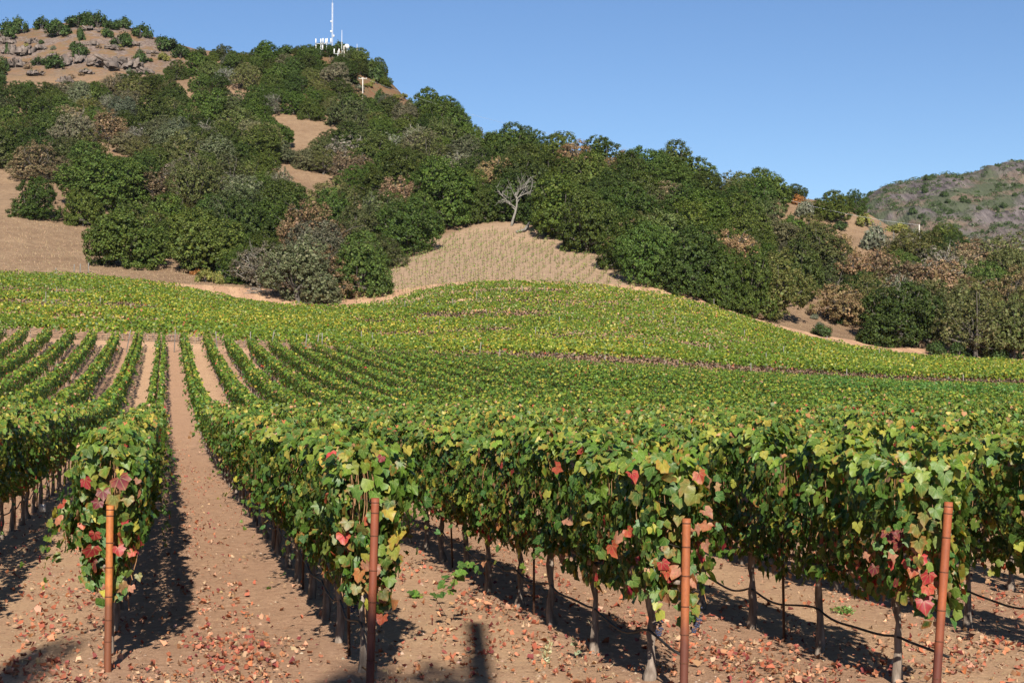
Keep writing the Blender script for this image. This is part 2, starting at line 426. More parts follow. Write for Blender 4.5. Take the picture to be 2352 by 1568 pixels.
def soil_material():
    m, nt, out = newmat('vineyard_soil'); n = N_(nt)
    g = n.node('ShaderNodeNewGeometry'); P = g.outputs['Position']
    sp = n.node('ShaderNodeSeparateXYZ', {0: P})
    c_ = n.math('ADD', n.math('MULTIPLY', sp.outputs[0], PX), n.math('MULTIPLY', sp.outputs[1], PY))
    k = n.math('DIVIDE', n.math('ADD', c_, .48), 2.03)                     # row number
    par = n.math('FRACT', n.math('MULTIPLY', k, .5))                       # 0-.5 tilled alley, .5-1 mown straw alley
    straw_alley = n.math('GREATER_THAN', par, .5)
    fr = n.math('FRACT', k)
    mid = n.math('SUBTRACT', 1.0, n.math('MULTIPLY', n.math('ABSOLUTE', n.math('SUBTRACT', fr, .5)), 2.0))   # 1 in the middle of an alley
    big = n.noise(P, .9, 5, .6); med = n.noise(P, 6.0, 6, .65); fine = n.noise(P, 45.0, 5, .7)
    str_ = n.node('ShaderNodeMapping', {'Vector': P, 'Scale': (9, 26, 9), 'Rotation': (0, 0, .4)})
    fib = n.noise(str_.outputs[0], 4.0, 5, .7, .8)
    soil = n.mix(n.ramp(med, [(.3, 0.0), (.7, 1.0)]), (0.360, 0.210, 0.127), (0.520, 0.323, 0.205))
    soil = n.mix(n.ramp(fine, [(.42, 0.0), (.75, .5)]), soil, (0.260, 0.141, 0.082))
    straw = n.mix(n.ramp(fib, [(.35, 0.0), (.65, 1.0)]), (0.400, 0.239, 0.137), (0.620, 0.412, 0.251))
    f = n.math('ADD', n.math('MULTIPLY', straw_alley, .52), n.math('MULTIPLY', n.math('SUBTRACT', big, .5), 1.6))
    f = n.math('ADD', f, n.math('MULTIPLY', n.math('SUBTRACT', fib, .5), .9))
    f = n.node('ShaderNodeMapRange', {0: f, 1: .12, 2: .62, 3: 0.0, 4: 1.0}).outputs[0]
    f = n.math('MULTIPLY', f, n.node('ShaderNodeMapRange', {0: mid, 1: .15, 2: .5, 3: .35, 4: 1.0}).outputs[0])
    c = n.mix(f, soil, straw)
    lit = n.ramp(n.noise(P, 16.0, 4, .7, .5), [(.56, 0.0), (.68, 1.0)])
    lit = n.math('MULTIPLY', lit, n.math('MULTIPLY', n.math('POWER', mid, 2.0), .55))
    c = n.mix(lit, c, (0.460, 0.206, 0.114))
    speck = n.ramp(n.noise(P, 26.0, 3, .6, .3), [(.60, 0.0), (.70, .7)])
    c = n.mix(speck, c, (0.600, 0.393, 0.274))
    dk = n.ramp(n.noise(P, 19.0, 4, .6, .6), [(.30, .75), (.42, 0.0)])
    c = n.mix(dk, c, (0.200, 0.094, 0.055))
    hgt_ = n.math('ADD', n.math('MULTIPLY', med, .6), n.math('ADD', n.math('MULTIPLY', fine, .25), n.math('MULTIPLY', fib, .3)))
    b = n.node('ShaderNodeBump', {'Strength': .9, 'Distance': .06, 'Height': hgt_})
    p = n.node('ShaderNodeBsdfPrincipled', {'Base Color': c, 'Roughness': .95, 'Specular IOR Level': .1, 'Normal': b.outputs[0]})
    n.link(p.outputs[0], out.inputs[0]); return m
M['soil'] = soil_material()

def hill_material():
    m, nt, out = newmat('dry_grass_hill'); n = N_(nt)
    g = n.node('ShaderNodeNewGeometry'); P = g.outputs['Position']
    vc = n.node('ShaderNodeVertexColor', layer_name='Col')
    s = n.node('ShaderNodeSeparateColor', {0: vc.outputs[0]})
    big = n.noise(P, .06, 5, .6, .4); med = n.noise(P, .35, 6, .65, .5); fine = n.noise(P, 2.6, 5, .7)
    mp = n.node('ShaderNodeMapping', {'Vector': P, 'Scale': (1, .5, .3)})
    fib = n.noise(mp.outputs[0], 3.5, 4, .7, .6)
    grass = n.mix(n.ramp(big, [(.35, 0.0), (.65, 1.0)]), (0.203, 0.129, 0.078), (0.282, 0.191, 0.117))
    grass = n.mix(n.ramp(med, [(.40, 0.0), (.72, .75)]), grass, (0.152, 0.091, 0.057))
    grass = n.mix(n.ramp(fib, [(.45, 0.0), (.75, .6)]), grass, (0.342, 0.247, 0.162))
    scrub = n.mix(n.ramp(med, [(.38, 0.0), (.62, 1.0)]), (0.159, 0.077, 0.043), (0.129, 0.100, 0.053))
    c = n.mix(s.outputs[0], grass, scrub)                                    # red channel: scrubby summit
    rock = n.mix(n.ramp(n.noise(P, .8, 6, .7, 1.0), [(.4, 0.0), (.6, 1.0)]), (0.111, 0.079, 0.066), (0.221, 0.171, 0.144))
    c = n.mix(n.math('MULTIPLY', s.outputs[1], n.ramp(n.noise(P, .16, 5, .65), [(.44, 0.0), (.54, 1.0)])), c, rock)
    soil = n.mix(n.ramp(fine, [(.35, 0.0), (.7, 1.0)]), (0.292, 0.198, 0.128), (0.398, 0.279, 0.185))
    soil = n.mix(n.ramp(fib, [(.5, 0.0), (.8, .5)]), soil, (0.460, 0.335, 0.223))
    c = n.mix(s.outputs[2], c, soil)                                         # blue: young planting on bare soil
    h_ = n.math('ADD', n.math('MULTIPLY', med, 1.2), n.math('ADD', n.math('MULTIPLY', fine, .3), n.math('MULTIPLY', fib, .35)))
    b = n.node('ShaderNodeBump', {'Strength': .8, 'Distance': .6, 'Height': h_})
    p = n.node('ShaderNodeBsdfPrincipled', {'Base Color': c, 'Roughness': .97, 'Specular IOR Level': .05, 'Normal': b.outputs[0]})
    n.link(p.outputs[0], out.inputs[0]); return m
M['hill'] = hill_material()

# ------------------------------------------------------------------ the ground and the hillside (one grid, two sheets)
ys = np.concatenate([np.linspace(-45, 2, 40, endpoint=False), np.geomspace(2, 150, 280, endpoint=False), np.arange(150, 264, .9),
                     np.geomspace(264.6, 1000, 190)])
tt = np.linspace(-1, 1, 321)
ss = np.sinh(3.6 * tt) / math.sinh(3.6) * 1.1
X = ss[None] * (ys[:, None] + 60); Y = np.broadcast_to(ys[:, None], X.shape)
Z = hgt(X, np.maximum(Y, .5))
V = np.stack([X, Y, Z], -1)
nx = len(tt)
def sheet(i0, i1):
    i, j = np.meshgrid(np.arange(i0, i1), np.arange(nx - 1), indexing='ij')
    return np.stack([i*nx + j, i*nx + j+1, (i+1)*nx + j+1, (i+1)*nx + j], -1).reshape(-1, 4)
KNOLL = [(770, 705), (905, 602), (1000, 548), (1100, 514), (1205, 508), (1350, 572), (1540, 676), (1400, 690), (1150, 660), (1000, 680)]
def inpoly(u, v, poly):
    u = np.asarray(u, float); v = np.asarray(v, float); r = np.zeros(u.shape, bool); n = len(poly)
    for k in range(n):
        x1, y1 = poly[k]; x2, y2 = poly[(k+1) % n]
        c = ((y1 > v) != (y2 > v)) & (u < (x2-x1)*(v-y1)/((y2-y1) or 1e-9) + x1)
        r ^= c
    return r
ib = int(np.searchsorted(ys, 262.0))
uu, vv = project(X, np.maximum(Y, 1), Z)
hc = np.zeros((len(ys), nx, 4)); hc[..., 3] = 1
hc[..., 0] = np.clip(sst(275, 215, vv) * sst(540, 640, uu) * (1 - sst(1000, 1100, uu)), 0, 1) * .9
hc[..., 0] = np.maximum(hc[..., 0], .65*sst(215, 150, vv) * (1 - sst(430, 560, uu)))
hc[..., 1] = sst(210, 120, vv) * (1 - sst(400, 520, uu))
hc[..., 2] = inpoly(uu, vv, KNOLL) & (Y > 235) & (Y < 345)
for _ in range(2): hc[1:-1, 1:-1] = (hc[:-2, 1:-1] + hc[2:, 1:-1] + hc[1:-1, :-2] + hc[1:-1, 2:]) / 4
ground = obj('ground', npmesh('ground', V[:ib+1].reshape(-1, 3), sheet(0, ib), M['soil'], smooth=True))
tag(ground, 'tan vineyard soil with straw and fallen leaves between the rows', 'ground', kind='structure')
hill = obj('hillside', npmesh('hillside', V[ib:].reshape(-1, 3), sheet(ib, len(ys) - 1) - ib*nx, M['hill'], colors=hc[ib:].reshape(-1, 4), smooth=True))
tag(hill, 'dry grass hillside rising behind the vineyard', 'hillside', kind='structure')

# ------------------------------------------------------------------ the near vineyard block
ROWS = {}
START_Y = {0: 12.95, 1: 12.1, 2: 11.6, 3: 11.55, 4: 11.6}
A_END = 152.8
def rowc(k): return -0.48 + 2.03 * k + {2: .10, 3: -.04}.get(k, 0)
def ac(a, c): return (a * RX + c * PX, a * RY + c * PY)
def start_a(k):
    y = START_Y.get(k, 13.4 if k < 0 else 11.7); c = rowc(k)
    x = (c - PY * y) / PX
    return x * RX + y * RY
ROWROT = math.atan2(RY, RX)                         # local x runs along the row, away from the camera
VSP = 1.56
vines = []                                          # (distance, row, along, x, y)
for k in range(-9, 44):
    a0 = start_a(k) + .85
    n = int((A_END - a0) / VSP)
    a = a0 + VSP * np.arange(n); x, y = ac(a, rowc(k))
    u, v = project(x, y, 1.2)
    for i in range(n):
        pad = 200 + 5200 / y[i]
        if y[i] > 5 and -pad < u[i] < W + pad: vines.append((math.hypot(x[i], y[i]), k, i, a[i], x[i], y[i], -60 - 900/y[i] < u[i] < W + 60 + 900/y[i]))
vines.sort()

def canopy_leaves(n, g, half=.82, top=1.84, wid=.31, shoots=7, big=1.0):
    """positions, normals, tip directions and sizes of the leaves of one vine; x along the row"""
    x = g.uniform(-half, half, n)
    tp = top + .16 * (vn(x*2.2 + g.random()*90, np.full(n, 3.3)) - .5) * 2
    q = g.random(n)
    z = .66 + (tp - .66) * q**.85
    lowcut = .72 + .24*(vn(x*2.9 + g.random()*90, np.full(n, 8.3)) - .5)*2
    z = np.maximum(z, lowcut - .12*g.random(n))
    prof = np.where(z > 1.5, 1 - .55*((z - 1.5)/.45)**2, 1 - .48*((1.5 - z)/.8)**1.3)
    w = wid * prof * (1 + .55*(vn(x*2.6 + g.random()*50, z*2.6) - .5)*2)
    side = np.where(g.random(n) < .5, -1.0, 1.0)
    y = side * w * (1 - .6*g.random(n)**1.8)
    topf = np.clip((z - tp + .22)/.22, 0, 1)
    N = np.column_stack([-.55*topf + (.22 + .2*topf)*g.standard_normal(n), side*(1.0 - .7*topf) + .30*g.standard_normal(n), .22 + .9*topf + .28*g.standard_normal(n)])
    T = np.column_stack([.6*g.standard_normal(n), side*.5 + .3*g.standard_normal(n), -1 + .5*g.standard_normal(n)])
    S = big*g.uniform(.070, .132, n) * np.where(g.random(n) < .25, .75, 1.0)
    P = np.column_stack([x, y, z])
    for s in range(shoots):                          # long shoots that stick up or hang out of the wall of leaves
        kx = g.uniform(-half, half); sd = g.choice([-1, 1]); m = g.integers(6, 11)
        if g.random() < .5:
            st = np.array([kx, sd*wid*.4, top - .1]); dr = np.array([.5*g.standard_normal(), .5*sd*g.random(), 1.0]); ln = g.uniform(.22, .42)
        else:
            st = np.array([kx, sd*wid*.9, g.uniform(.95, 1.6)]); dr = np.array([.5*g.standard_normal(), sd*.8, -.4 - .6*g.random()]); ln = g.uniform(.25, .5)
        dr = dr / np.linalg.norm(dr); t = np.linspace(0, 1, m)
        pp = st + dr*ln*t[:, None] + np.array([0, 0, -.16])*(t**2)[:, None] + .04*g.standard_normal((m, 3))
        P = np.vstack([P, pp]); S = np.append(S, np.linspace(.12, .05, m))
        N = np.vstack([N, np.column_stack([.6*g.standard_normal(m), sd*.7 + .5*g.standard_normal(m), .6 + .4*g.standard_normal(m)])])
        T = np.vstack([T, np.column_stack([g.standard_normal(m), sd + .5*g.standard_normal(m), -.7 + .5*g.standard_normal(m)])])
    return P, frames(N, T), S

def trunk_mesh(seed):
    g = np.random.default_rng(seed); A = Acc()
    m = 9; z = np.linspace(-.08, .80, m)
    w = np.cumsum(.013*g.standard_normal((m, 2)), 0)
    P = np.column_stack([w[:, 0] - w[-1, 0]*z/.8, w[:, 1] - w[-1, 1]*z/.8, z])
    V_, f = tube(P, (.040 - .012*np.linspace(0, 1, m) + .006*g.standard_normal(m)) + .014*np.exp(-((z - .0)/.08)**2), 8)
    V_ += .004*g.standard_normal(V_.shape); A.add(V_, f)
    for s in (-1, 1):                                # the two arms of the cordon along the wire
        t = np.linspace(0, 1, 8)
        P = np.column_stack([s*.80*t, .015*np.sin(7*t + g.random()*6), .74 + .10*np.sqrt(t) + .012*g.standard_normal(8)])
        V_, f = tube(P, .027 - .012*t + .004*g.standard_normal(8), 6); A.add(V_, f)
    return A.mesh('trunk', M['vine_bark'], True)
def cane_mesh(seed):
    g = np.random.default_rng(seed); A = Acc()
    for i in range(15):
        x0 = -.78 + 1.56*i/14 + .04*g.standard_normal(); t = np.linspace(0, 1, 6)
        P = np.column_stack([x0 + .07*g.standard_normal()*t, .10*g.standard_normal()*np.sin(2.4*t), .84 + (.75 + .25*g.random())*t])
        V_, f = tube(P, .0055 - .003*t, 4, False); A.add(V_, f)
    return A.mesh('canes', M['cane'], True)
TRUNKS = [trunk_mesh(300 + k) for k in range(7)]
CANES = [cane_mesh(330 + k) for k in range(4)]

def foliage_mesh(seed, n=720, templ=LEAF3):
    g = np.random.default_rng(seed)
    P, Fr, S = canopy_leaves(n, g)
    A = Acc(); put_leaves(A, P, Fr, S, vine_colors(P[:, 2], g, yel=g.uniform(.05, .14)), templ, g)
    return A.mesh('foliage', M['leaf'], True)
FOL_NEAR = [foliage_mesh(400 + k, 980) for k in range(7)]
FOL_MID = [foliage_mesh(430 + k, 820, LEAF2) for k in range(9)]
LEAF_ME = []
for V_, f in LEAF3: LEAF_ME.append(npmesh('leaf', V_, f, M['leaf_one'], uv=V_[:, :2], smooth=True))

END_LABEL = {
 0: 'grape vine with dark red leaves hanging round the orange rusty post',
 1: 'grape vine with large yellow leaves beside the free-standing brown rusty post',
 2: 'grape vine with pinkish dried leaves and dark grapes at a rusty post',
 3: 'grape vine with a clump of bright red leaves beside the leaning rusty post'}
VGROUP = 'grape vines of the near trellis rows'
# leaves that stand out at the row ends: (picture x, y, width in pixels, colour, autumn edge)
G1, G2, Y1, R1, R2, R3, PK, OL = (.075, .14, .026), (.055, .11, .024), (.30, .25, .035), (.26, .022, .028), (.12, .016, .022), (.32, .05, .028), (.33, .15, .10), (.14, .14, .036)
ENDLEAF = {
 0: [(273, 1095, 48, R2, .3), (196, 1100, 30, R1, 0), (318, 1100, 18, PK, .3), (262, 1138, 40, OL, .5), (236, 1125, 34, R2, .2), (228, 1150, 28, R2, 0),
     (295, 1140, 30, OL, .4), (240, 1190, 26, G1, 0), (282, 1182, 30, G1, .2), (218, 1222, 30, R1, .2), (276, 1224, 34, R3, .4), (288, 1192, 22, R1, 0),
     (213, 1255, 42, R1, .2), (270, 1255, 30, R1, .3), (222, 1290, 40, R2, .6), (306, 1265, 22, R3, .2), (290, 1262, 30, OL, .3), (200, 1300, 26, G2, 0),
     (188, 1320, 30, G1, 0), (205, 1338, 24, G1, 0), (302, 1345, 22, PK, .2), (296, 1310, 22, G1, .2), (317, 1318, 20, OL, .2), (185, 1210, 24, G2, 0), (240, 1325, 22, G1, 0)],
 1: [(920, 1215, 46, Y1, .3), (890, 1170, 34, Y1, .4), (905, 1255, 40, (.19, .21, .035), .3), (912, 1235, 38, Y1, .4), (938, 1150, 36, G1, .1), (835, 1210, 36, OL, .3),
     (800, 1195, 34, OL, .4), (858, 1180, 30, G1, .1), (770, 1160, 44, G1, .1), (735, 1155, 34, G1, .1), (838, 1290, 32, PK, .5), (828, 1310, 36, (.36, .14, .045), .3),
     (884, 1285, 34, G1, .2), (878, 1360, 30, OL, .3), (820, 1345, 28, OL, .3), (800, 1375, 26, G2, .3), (862, 1300, 28, PK, .3), (780, 1230, 30, G1, .2), (812, 1120, 40, G1, 0)],
 2: [(1585, 1110, 44, OL, .3), (1560, 1140, 42, G1, .2), (1600, 1130, 48, (.16, .18, .035), .2), (1605, 1085, 34, R3, .6), (1618, 1170, 32, PK, .4), (1600, 1205, 34, PK, .6),
     (1625, 1200, 30, (.35, .14, .08), .6), (1580, 1215, 30, PK, .3), (1560, 1185, 28, OL, .3), (1545, 1090, 36, OL, .5), (1500, 1075, 36, PK, .3), (1520, 1060, 40, Y1, .5),
     (1405, 1250, 40, R3, .5), (1420, 1225, 34, PK, .4), (1440, 1215, 30, R3, .3), (1380, 1265, 30, G1, .2), (1520, 1290, 32, R1, .2), (1530, 1310, 30, R3, .5),
     (1500, 1340, 30, PK, .2), (1560, 1300, 44, PK, .6), (1540, 1260, 30, OL, .4), (1620, 1245, 30, PK, .3), (1470, 1290, 30, G1, .1), (1450, 1330, 34, G1, .1),
     (1480, 1360, 28, G2, .1), (1640, 1290, 28, G1, .1), (1610, 1320, 28, G1, .2), (1585, 1335, 26, PK, .3), (1465, 1130, 40, G2, .3), (1450, 1085, 34, R1, .3)],
 3: [(2120, 1375, 44, R1, .1), (2133, 1315, 40, R1, .2), (2085, 1285, 40, R1, .3), (2075, 1240, 40, R2, .2), (2040, 1222, 40, R2, .2), (2110, 1240, 42, OL, .6),
     (2070, 1215, 36, R2, .3), (2130, 1345, 34, R3, .2), (2045, 1268, 36, PK, .2), (2105, 1205, 40, OL, .6), (2125, 1180, 36, OL, .3), (2095, 1170, 44, (.12, .15, .04), .5),
     (2145, 1165, 36, G1, .1), (2150, 1120, 38, G1, .1), (2115, 1110, 38, G1, .2), (2040, 1290, 28, R1, .2), (2010, 1300, 30, R2, .2), (1985, 1270, 28, PK, .3),
     (2170, 1085, 40, G1, 0), (2165, 1140, 36, G1, 0), (2110, 1280, 32, OL, .5), (2170, 1200, 34, OL, .2), (2180, 1230, 30, Y1, .3), (2168, 1270, 28, PK, .3), (2175, 1340, 26, OL, .3),
     (2040, 1265, 28, G1, 0), (2020, 1250, 26, G1, 0), (2060, 1330, 26, R2, .2)],
}
def single_leaf(parent, pos, fr, s, colr, g):
    o = obj('leaf', LEAF_ME[int(g.integers(0, len(LEAF_ME)))], parent)
    mt = Matrix(np.asarray(fr).T.tolist()).to_4x4()
    o.matrix_local = Matrix.Translation(pos) @ mt @ Matrix.Scale(float(s), 4)
    o.color = tuple(float(q) for q in colr)
    return o
def grape_mesh(seed):
    g = np.random.default_rng(seed); A = Acc()
    t = (1 + 5**.5)/2
    ico = np.array([(-1, t, 0), (1, t, 0), (-1, -t, 0), (1, -t, 0), (0, -1, t), (0, 1, t), (0, -1, -t), (0, 1, -t), (t, 0, -1), (t, 0, 1), (-t, 0, -1), (-t, 0, 1)])/1.9
    fi = np.array([(0,11,5),(0,5,1),(0,1,7),(0,7,10),(0,10,11),(1,5,9),(5,11,4),(11,10,2),(10,7,6),(7,1,8),(3,9,4),(3,4,2),(3,2,6),(3,6,8),(3,8,9),(4,9,5),(2,4,11),(6,2,10),(8,6,7),(9,8,1)])
    for i in range(42):
        z = -g.random()*.15; r = .042*(1 - (-z/.15)**2*.75); a = g.random()*6.28
        A.add(ico*.0085 + (r*math.cos(a)*g.random()**.4, r*math.sin(a)*g.random()**.4, z), fi)
    return A.mesh('grape_cluster', M['grape'], True)
GRAPES = [grape_mesh(7), grape_mesh(8)]

ORD = ['first', 'second', 'third', 'fourth', 'fifth', 'sixth', 'seventh', 'eighth', 'ninth', 'tenth', 'eleventh', 'twelfth', 'thirteenth', 'fourteenth', 'fifteenth', 'sixteenth']
def row_phrase(k):
    if k in (0, 1, 2, 3): return ('the trellis row that ends at the orange rusty post', 'the trellis row that ends in large yellow leaves', 'the trellis row that ends in pinkish dried leaves', 'the trellis row that ends at the leaning post')[k]
    if k > 3: return 'the %s trellis row beyond the leaning post' % ORD[min(k - 4, 15)]
    return 'the %s trellis row beyond the orange post' % ORD[-1 - k]
near300 = [v for v in vines if v[6]][:300]
nearset = {(v[1], v[2]) for v in near300}
vine_of = {}
n_single = 0
for q, (dist, k, i, a, x, y, _) in enumerate(near300):
    g = np.random.default_rng(9000 + 100*k + i)
    z = h1(x, y)
    rz = ROWROT + .02*g.standard_normal()
    if i == 0: rz = ROWROT
    e = empty('grape_vine', (x, y, z), rz)
    sc_ = g.uniform(.95, 1.05)
    if i == 0 and k in END_LABEL: tag(e, END_LABEL[k], 'grape vine', VGROUP)
    else: tag(e, 'leafy green grape vine in ' + row_phrase(k), 'grape vine', 'grape vines of ' + row_phrase(k))
    vine_of[(k, i)] = e
    obj('trunk', TRUNKS[int(g.integers(0, 7))], e, scale=(1, 1, 1))
    obj('canes', CANES[int(g.integers(0, 4))], e, scale=(.85, 1, .92))['kind'] = 'stuff'
    if dist < 17.0:                                  # near enough to tell the leaves apart: the outer ones are single leaves
        P, Fr, S = canopy_leaves(1250, g, big=.95, wid=.29)
        if i == 0:                                   # leaves close the end of the row
            m = 120; pz = .55 + 1.28*g.random(m)**.8; py = (.15 + .13*np.clip((pz - .6)/.8, 0, 1))*g.uniform(-1, 1, m)
            P = np.vstack([P, np.column_stack([-.62 - .16*g.random(m)*(1 - .6*(py/.28)**2), py, pz])]); S = np.append(S, g.uniform(.065, .118, m))
            Fr = np.concatenate([Fr, frames(np.column_stack([np.full(m, -1.0), 2.2*py + .5*g.standard_normal(m), .35 + .35*g.standard_normal(m)]), np.column_stack([-.3 + .2*g.standard_normal(m), .6*g.standard_normal(m), np.full(m, -1.0)]))])
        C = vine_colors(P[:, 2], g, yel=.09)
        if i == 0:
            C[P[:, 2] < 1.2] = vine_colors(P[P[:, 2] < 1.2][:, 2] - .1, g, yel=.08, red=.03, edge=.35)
        cr, sr = math.cos(rz), math.sin(rz)
        wx = P[:, 0]*cr - P[:, 1]*sr + x; wy = P[:, 0]*sr + P[:, 1]*cr + y
        toc = np.column_stack([-wx, -wy, np.full(len(P), CAMZ) - P[:, 2]]); toc /= np.linalg.norm(toc, axis=1)[:, None]
        Nw = Fr[:, 2].copy(); nxw = Nw[:, 0]*cr - Nw[:, 1]*sr; nyw = Nw[:, 0]*sr + Nw[:, 1]*cr
        facing = np.abs(nxw*toc[:, 0] + nyw*toc[:, 1] + Nw[:, 2]*toc[:, 2])
        outer = (np.abs(P[:, 1]) / .3) + np.clip(P[:, 2] - 1.6, 0, 1)*2
        score = S * facing * (.4 + outer) * np.where(P[:, 1]*sr*-1 + 0 > 9, 0, 1)
        cand = (((P[:, 0]*sr + P[:, 1]*cr) < .15) | (P[:, 2] > 1.6))
        idx = np.argsort(-(score * cand))[:150 if i else 230]
        rest = np.setdiff1d(np.arange(len(P)), idx)
        for j in idx: single_leaf(e, P[j], Fr[j], S[j], C[j], g)
        n_single += len(idx)
        A = Acc(); inn = rest[np.abs(P[rest, 1]) < .24]; rest = rest[np.abs(P[rest, 1]) >= .24]
        put_leaves(A, P[inn], Fr[inn], S[inn], C[inn], LEAF2, g); put_leaves(A, P[rest], Fr[rest], S[rest], C[rest], LEAF3, g)
        fo = obj('foliage', A.mesh('foliage', M['leaf'], True), e)
    elif dist < 30: fo = obj('foliage', FOL_NEAR[int(g.integers(0, 7))], e, scale=(1, g.choice([-1, 1])*g.uniform(.92, 1.12), sc_))
    else: fo = obj('foliage', FOL_MID[int(g.integers(0, 9))], e, scale=(1, g.choice([-1, 1])*g.uniform(.92, 1.12), sc_))
    fo['kind'] = 'stuff'
# the bright leaves at the row ends, hung on the first vine of each row
for k, lst in ENDLEAF.items():
    e = vine_of[(k, 0)]; g = np.random.default_rng(700 + k)
    inv = (Matrix.Translation(e.location) @ Matrix.Rotation(e.rotation_euler[2], 4, 'Z')).inverted()
    for (u, v, w, c, al) in lst:
        du_ = abs(u - {0: 250, 1: 856, 2: 1573, 3: 2165}[k])
        Yd = START_Y[k] + (g.uniform(.0, .08) if du_ < 18 else g.uniform(-.12, .03)) + (.22 if du_ > 60 else 0)
        p = inv @ Vector(at(u, v, Yd))
        s = .95 * w / F * Yd
        Nw = np.array([[.75*g.standard_normal(), -1.0, .4 + .5*g.standard_normal()]]); Tw = np.array([[.5*g.standard_normal(), -.2, -1.0]])
        fr = frames(Nw, Tw)[0]
        R3_ = np.array(inv.to_3x3()); fr = fr @ R3_.T
        cc = np.clip(np.array(c) * (1 + .1*g.standard_normal()), 0, 1)
        single_leaf(e, Vector(p) , fr, s, (*cc, al), g)
        if g.random() < .5:                           # its petiole and a bit of cane behind it
            pass
for k, du, v in ((2, 20, 1418), (2, -60, 1425), (1, -38, 1365), (1, -46, 1372), (2, 28, 1405)):
    e = vine_of[(k, 0)]
    inv = (Matrix.Translation(e.location) @ Matrix.Rotation(e.rotation_euler[2], 4, 'Z')).inverted()
    p = inv @ Vector(at({1: 856, 2: 1573}[k] + du, v - 12, START_Y[k] + .35))
    obj('grape_cluster', GRAPES[k % 2], e, p, scale=(1.1, 1.1, 1.0))
for k in range(4):                                   # loose reddish canes at the row ends
    e = vine_of[(k, 0)]; g = np.random.default_rng(60 + k); A = Acc()
    inv = (Matrix.Translation(e.location) @ Matrix.Rotation(e.rotation_euler[2], 4, 'Z')).inverted()
    u0 = {0: 262, 1: 845, 2: 1570, 3: 2130}[k]
    for j in range(5):
        ua = u0 + g.uniform(-45, 45); va = g.uniform(1180, 1240); ln = g.uniform(100, 190)
        t = np.linspace(0, 1, 6); yy = START_Y[k] + .28 + .15*g.random()
        P = [tuple(inv @ Vector(at(ua + 24*math.sin(j*2.1)*tt_ + 20*math.sin(4*tt_ + j), va + ln*tt_, yy))) for tt_ in t]
        V_, f = tube(P, .0042, 4, False); A.add(V_, f)
    obj('loose_canes', A.mesh('loose_canes', M['cane']), e)['kind'] = 'stuff'

# rows farther off: vines past counting, one object
A = Acc(); TR = Acc()
byrow = {}
for (dist, k, i, a, x, y, inview) in vines:
    if (k, i) in nearset: continue
    byrow.setdefault(k, []).append((a, dist))
g = np.random.default_rng(77)
for k, lst in byrow.items():
    lst = np.array(sorted(lst)); c = rowc(k)
    for a, dist in lst:
        if dist < 55: n, s0, s1, tm = 260, .10, .165, LEAF2
        elif dist < 95: n, s0, s1, tm = 190, .13, .20, LEAF1
        else: n, s0, s1, tm = 135, .15, .24, LEAF1
        P, Fr, S = canopy_leaves(n, g, shoots=2 if dist > 60 else 4, wid=.31 if dist < 60 else .27)
        if g.random() < .02: continue
        S = g.uniform(s0, s1, len(P))
        x, y = ac(a + P[:, 0], c + .02 - P[:, 1])
        zz = hgt(x, y) + P[:, 2] * g.uniform(.95, 1.04) * (1 - .08*float(sst(60, 110, dist)))
        wp = np.column_stack([x, y, zz])
        fr = Fr.copy()
        fx = Fr[..., 0]*RX + Fr[..., 1]*(-PX); fy = Fr[..., 0]*RY + Fr[..., 1]*(-PY)
        fr[..., 0] = fx; fr[..., 1] = fy
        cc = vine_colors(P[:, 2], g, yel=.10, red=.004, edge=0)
        u_, v_ = project(np.array([x[0]]), np.array([y[0]]), np.array([zz[0]]))
        lush = float(sst(105, 118, np.array([dist]))[0] * sst(1750, 1950, u_)[0] * (1 - sst(150, 160, np.array([dist]))[0]))
        lush *= .55*float(vn(np.array([a*.2]), np.array([k*.7]))[0] > .3)
        if lush > .1: cc[:, :3] = cc[:, :3]*(1 - lush) + lush*pick(np.array([(.05, .15, .03), (.07, .19, .04)]), len(P), g)
        put_leaves(A, wp, fr, S, cc, tm, g)
        bx_, by_ = ac(a, c); bz = h1(bx_, by_)
        wob = .03*g.standard_normal(4)
        V_, f = tube([(bx_, by_, bz - .05), (bx_ + wob[0], by_ + wob[1], bz + .45), (bx_ + wob[2], by_ + wob[3], bz + .88)], [.036, .03, .026], 4, False)
        A.add(V_, f, mat=1)
        if int(a*10) % 3 == 0:
            bx_, by_ = ac(a + .75, c); V_, f = tube([(bx_, by_, bz - .05), (bx_, by_, bz + 1.5)], .018, 4, False); A.add(V_, f, mat=2)
o = obj('vine_rows', A.mesh('vine_rows', [M['leaf_far'], M['vine_bark'], M['stake']]))
tag(o, 'straight green vine rows running away towards the hill', 'vineyard', kind='stuff')

# ------------------------------------------------------------------ row furniture: end posts, stakes, hoses, wires
def post_mesh(h, r, g):
    zs = np.linspace(-.25, h, 30); rr = r*(1 + .02*g.standard_normal(30))
    V_, f = tube(np.column_stack([0*zs, 0*zs, zs]), rr, 20)
    return npmesh('pipe', V_, f, M['rust'], smooth=np.array([True]*(29*20) + [False]*2))
def ring_mesh(r):
    V_, f = tube([(0, 0, -.005), (0, 0, -.004), (0, 0, .004), (0, 0, .005)], [r, r*1.05, r*1.05, r], 20)
    return npmesh('band', V_, f, M['rust_dark'], smooth=True)
POST = {0: (247, 1527, 253, 1160, .0305, 'orange rusty steel end post ringed with dark red vine leaves'),
        1: (849, 1603, 862, 1143, .0310, 'reddish brown rusty end post, clear of leaves, beside large yellow leaves'),
        2: (1570, 1637, 1577, 1190, .0315, 'rusty steel end post hung with pinkish dried leaves at its top'),
        3: (2148, 1640, 2179, 1152, .0315, 'leaning rusty steel end post beside bright red leaves')}
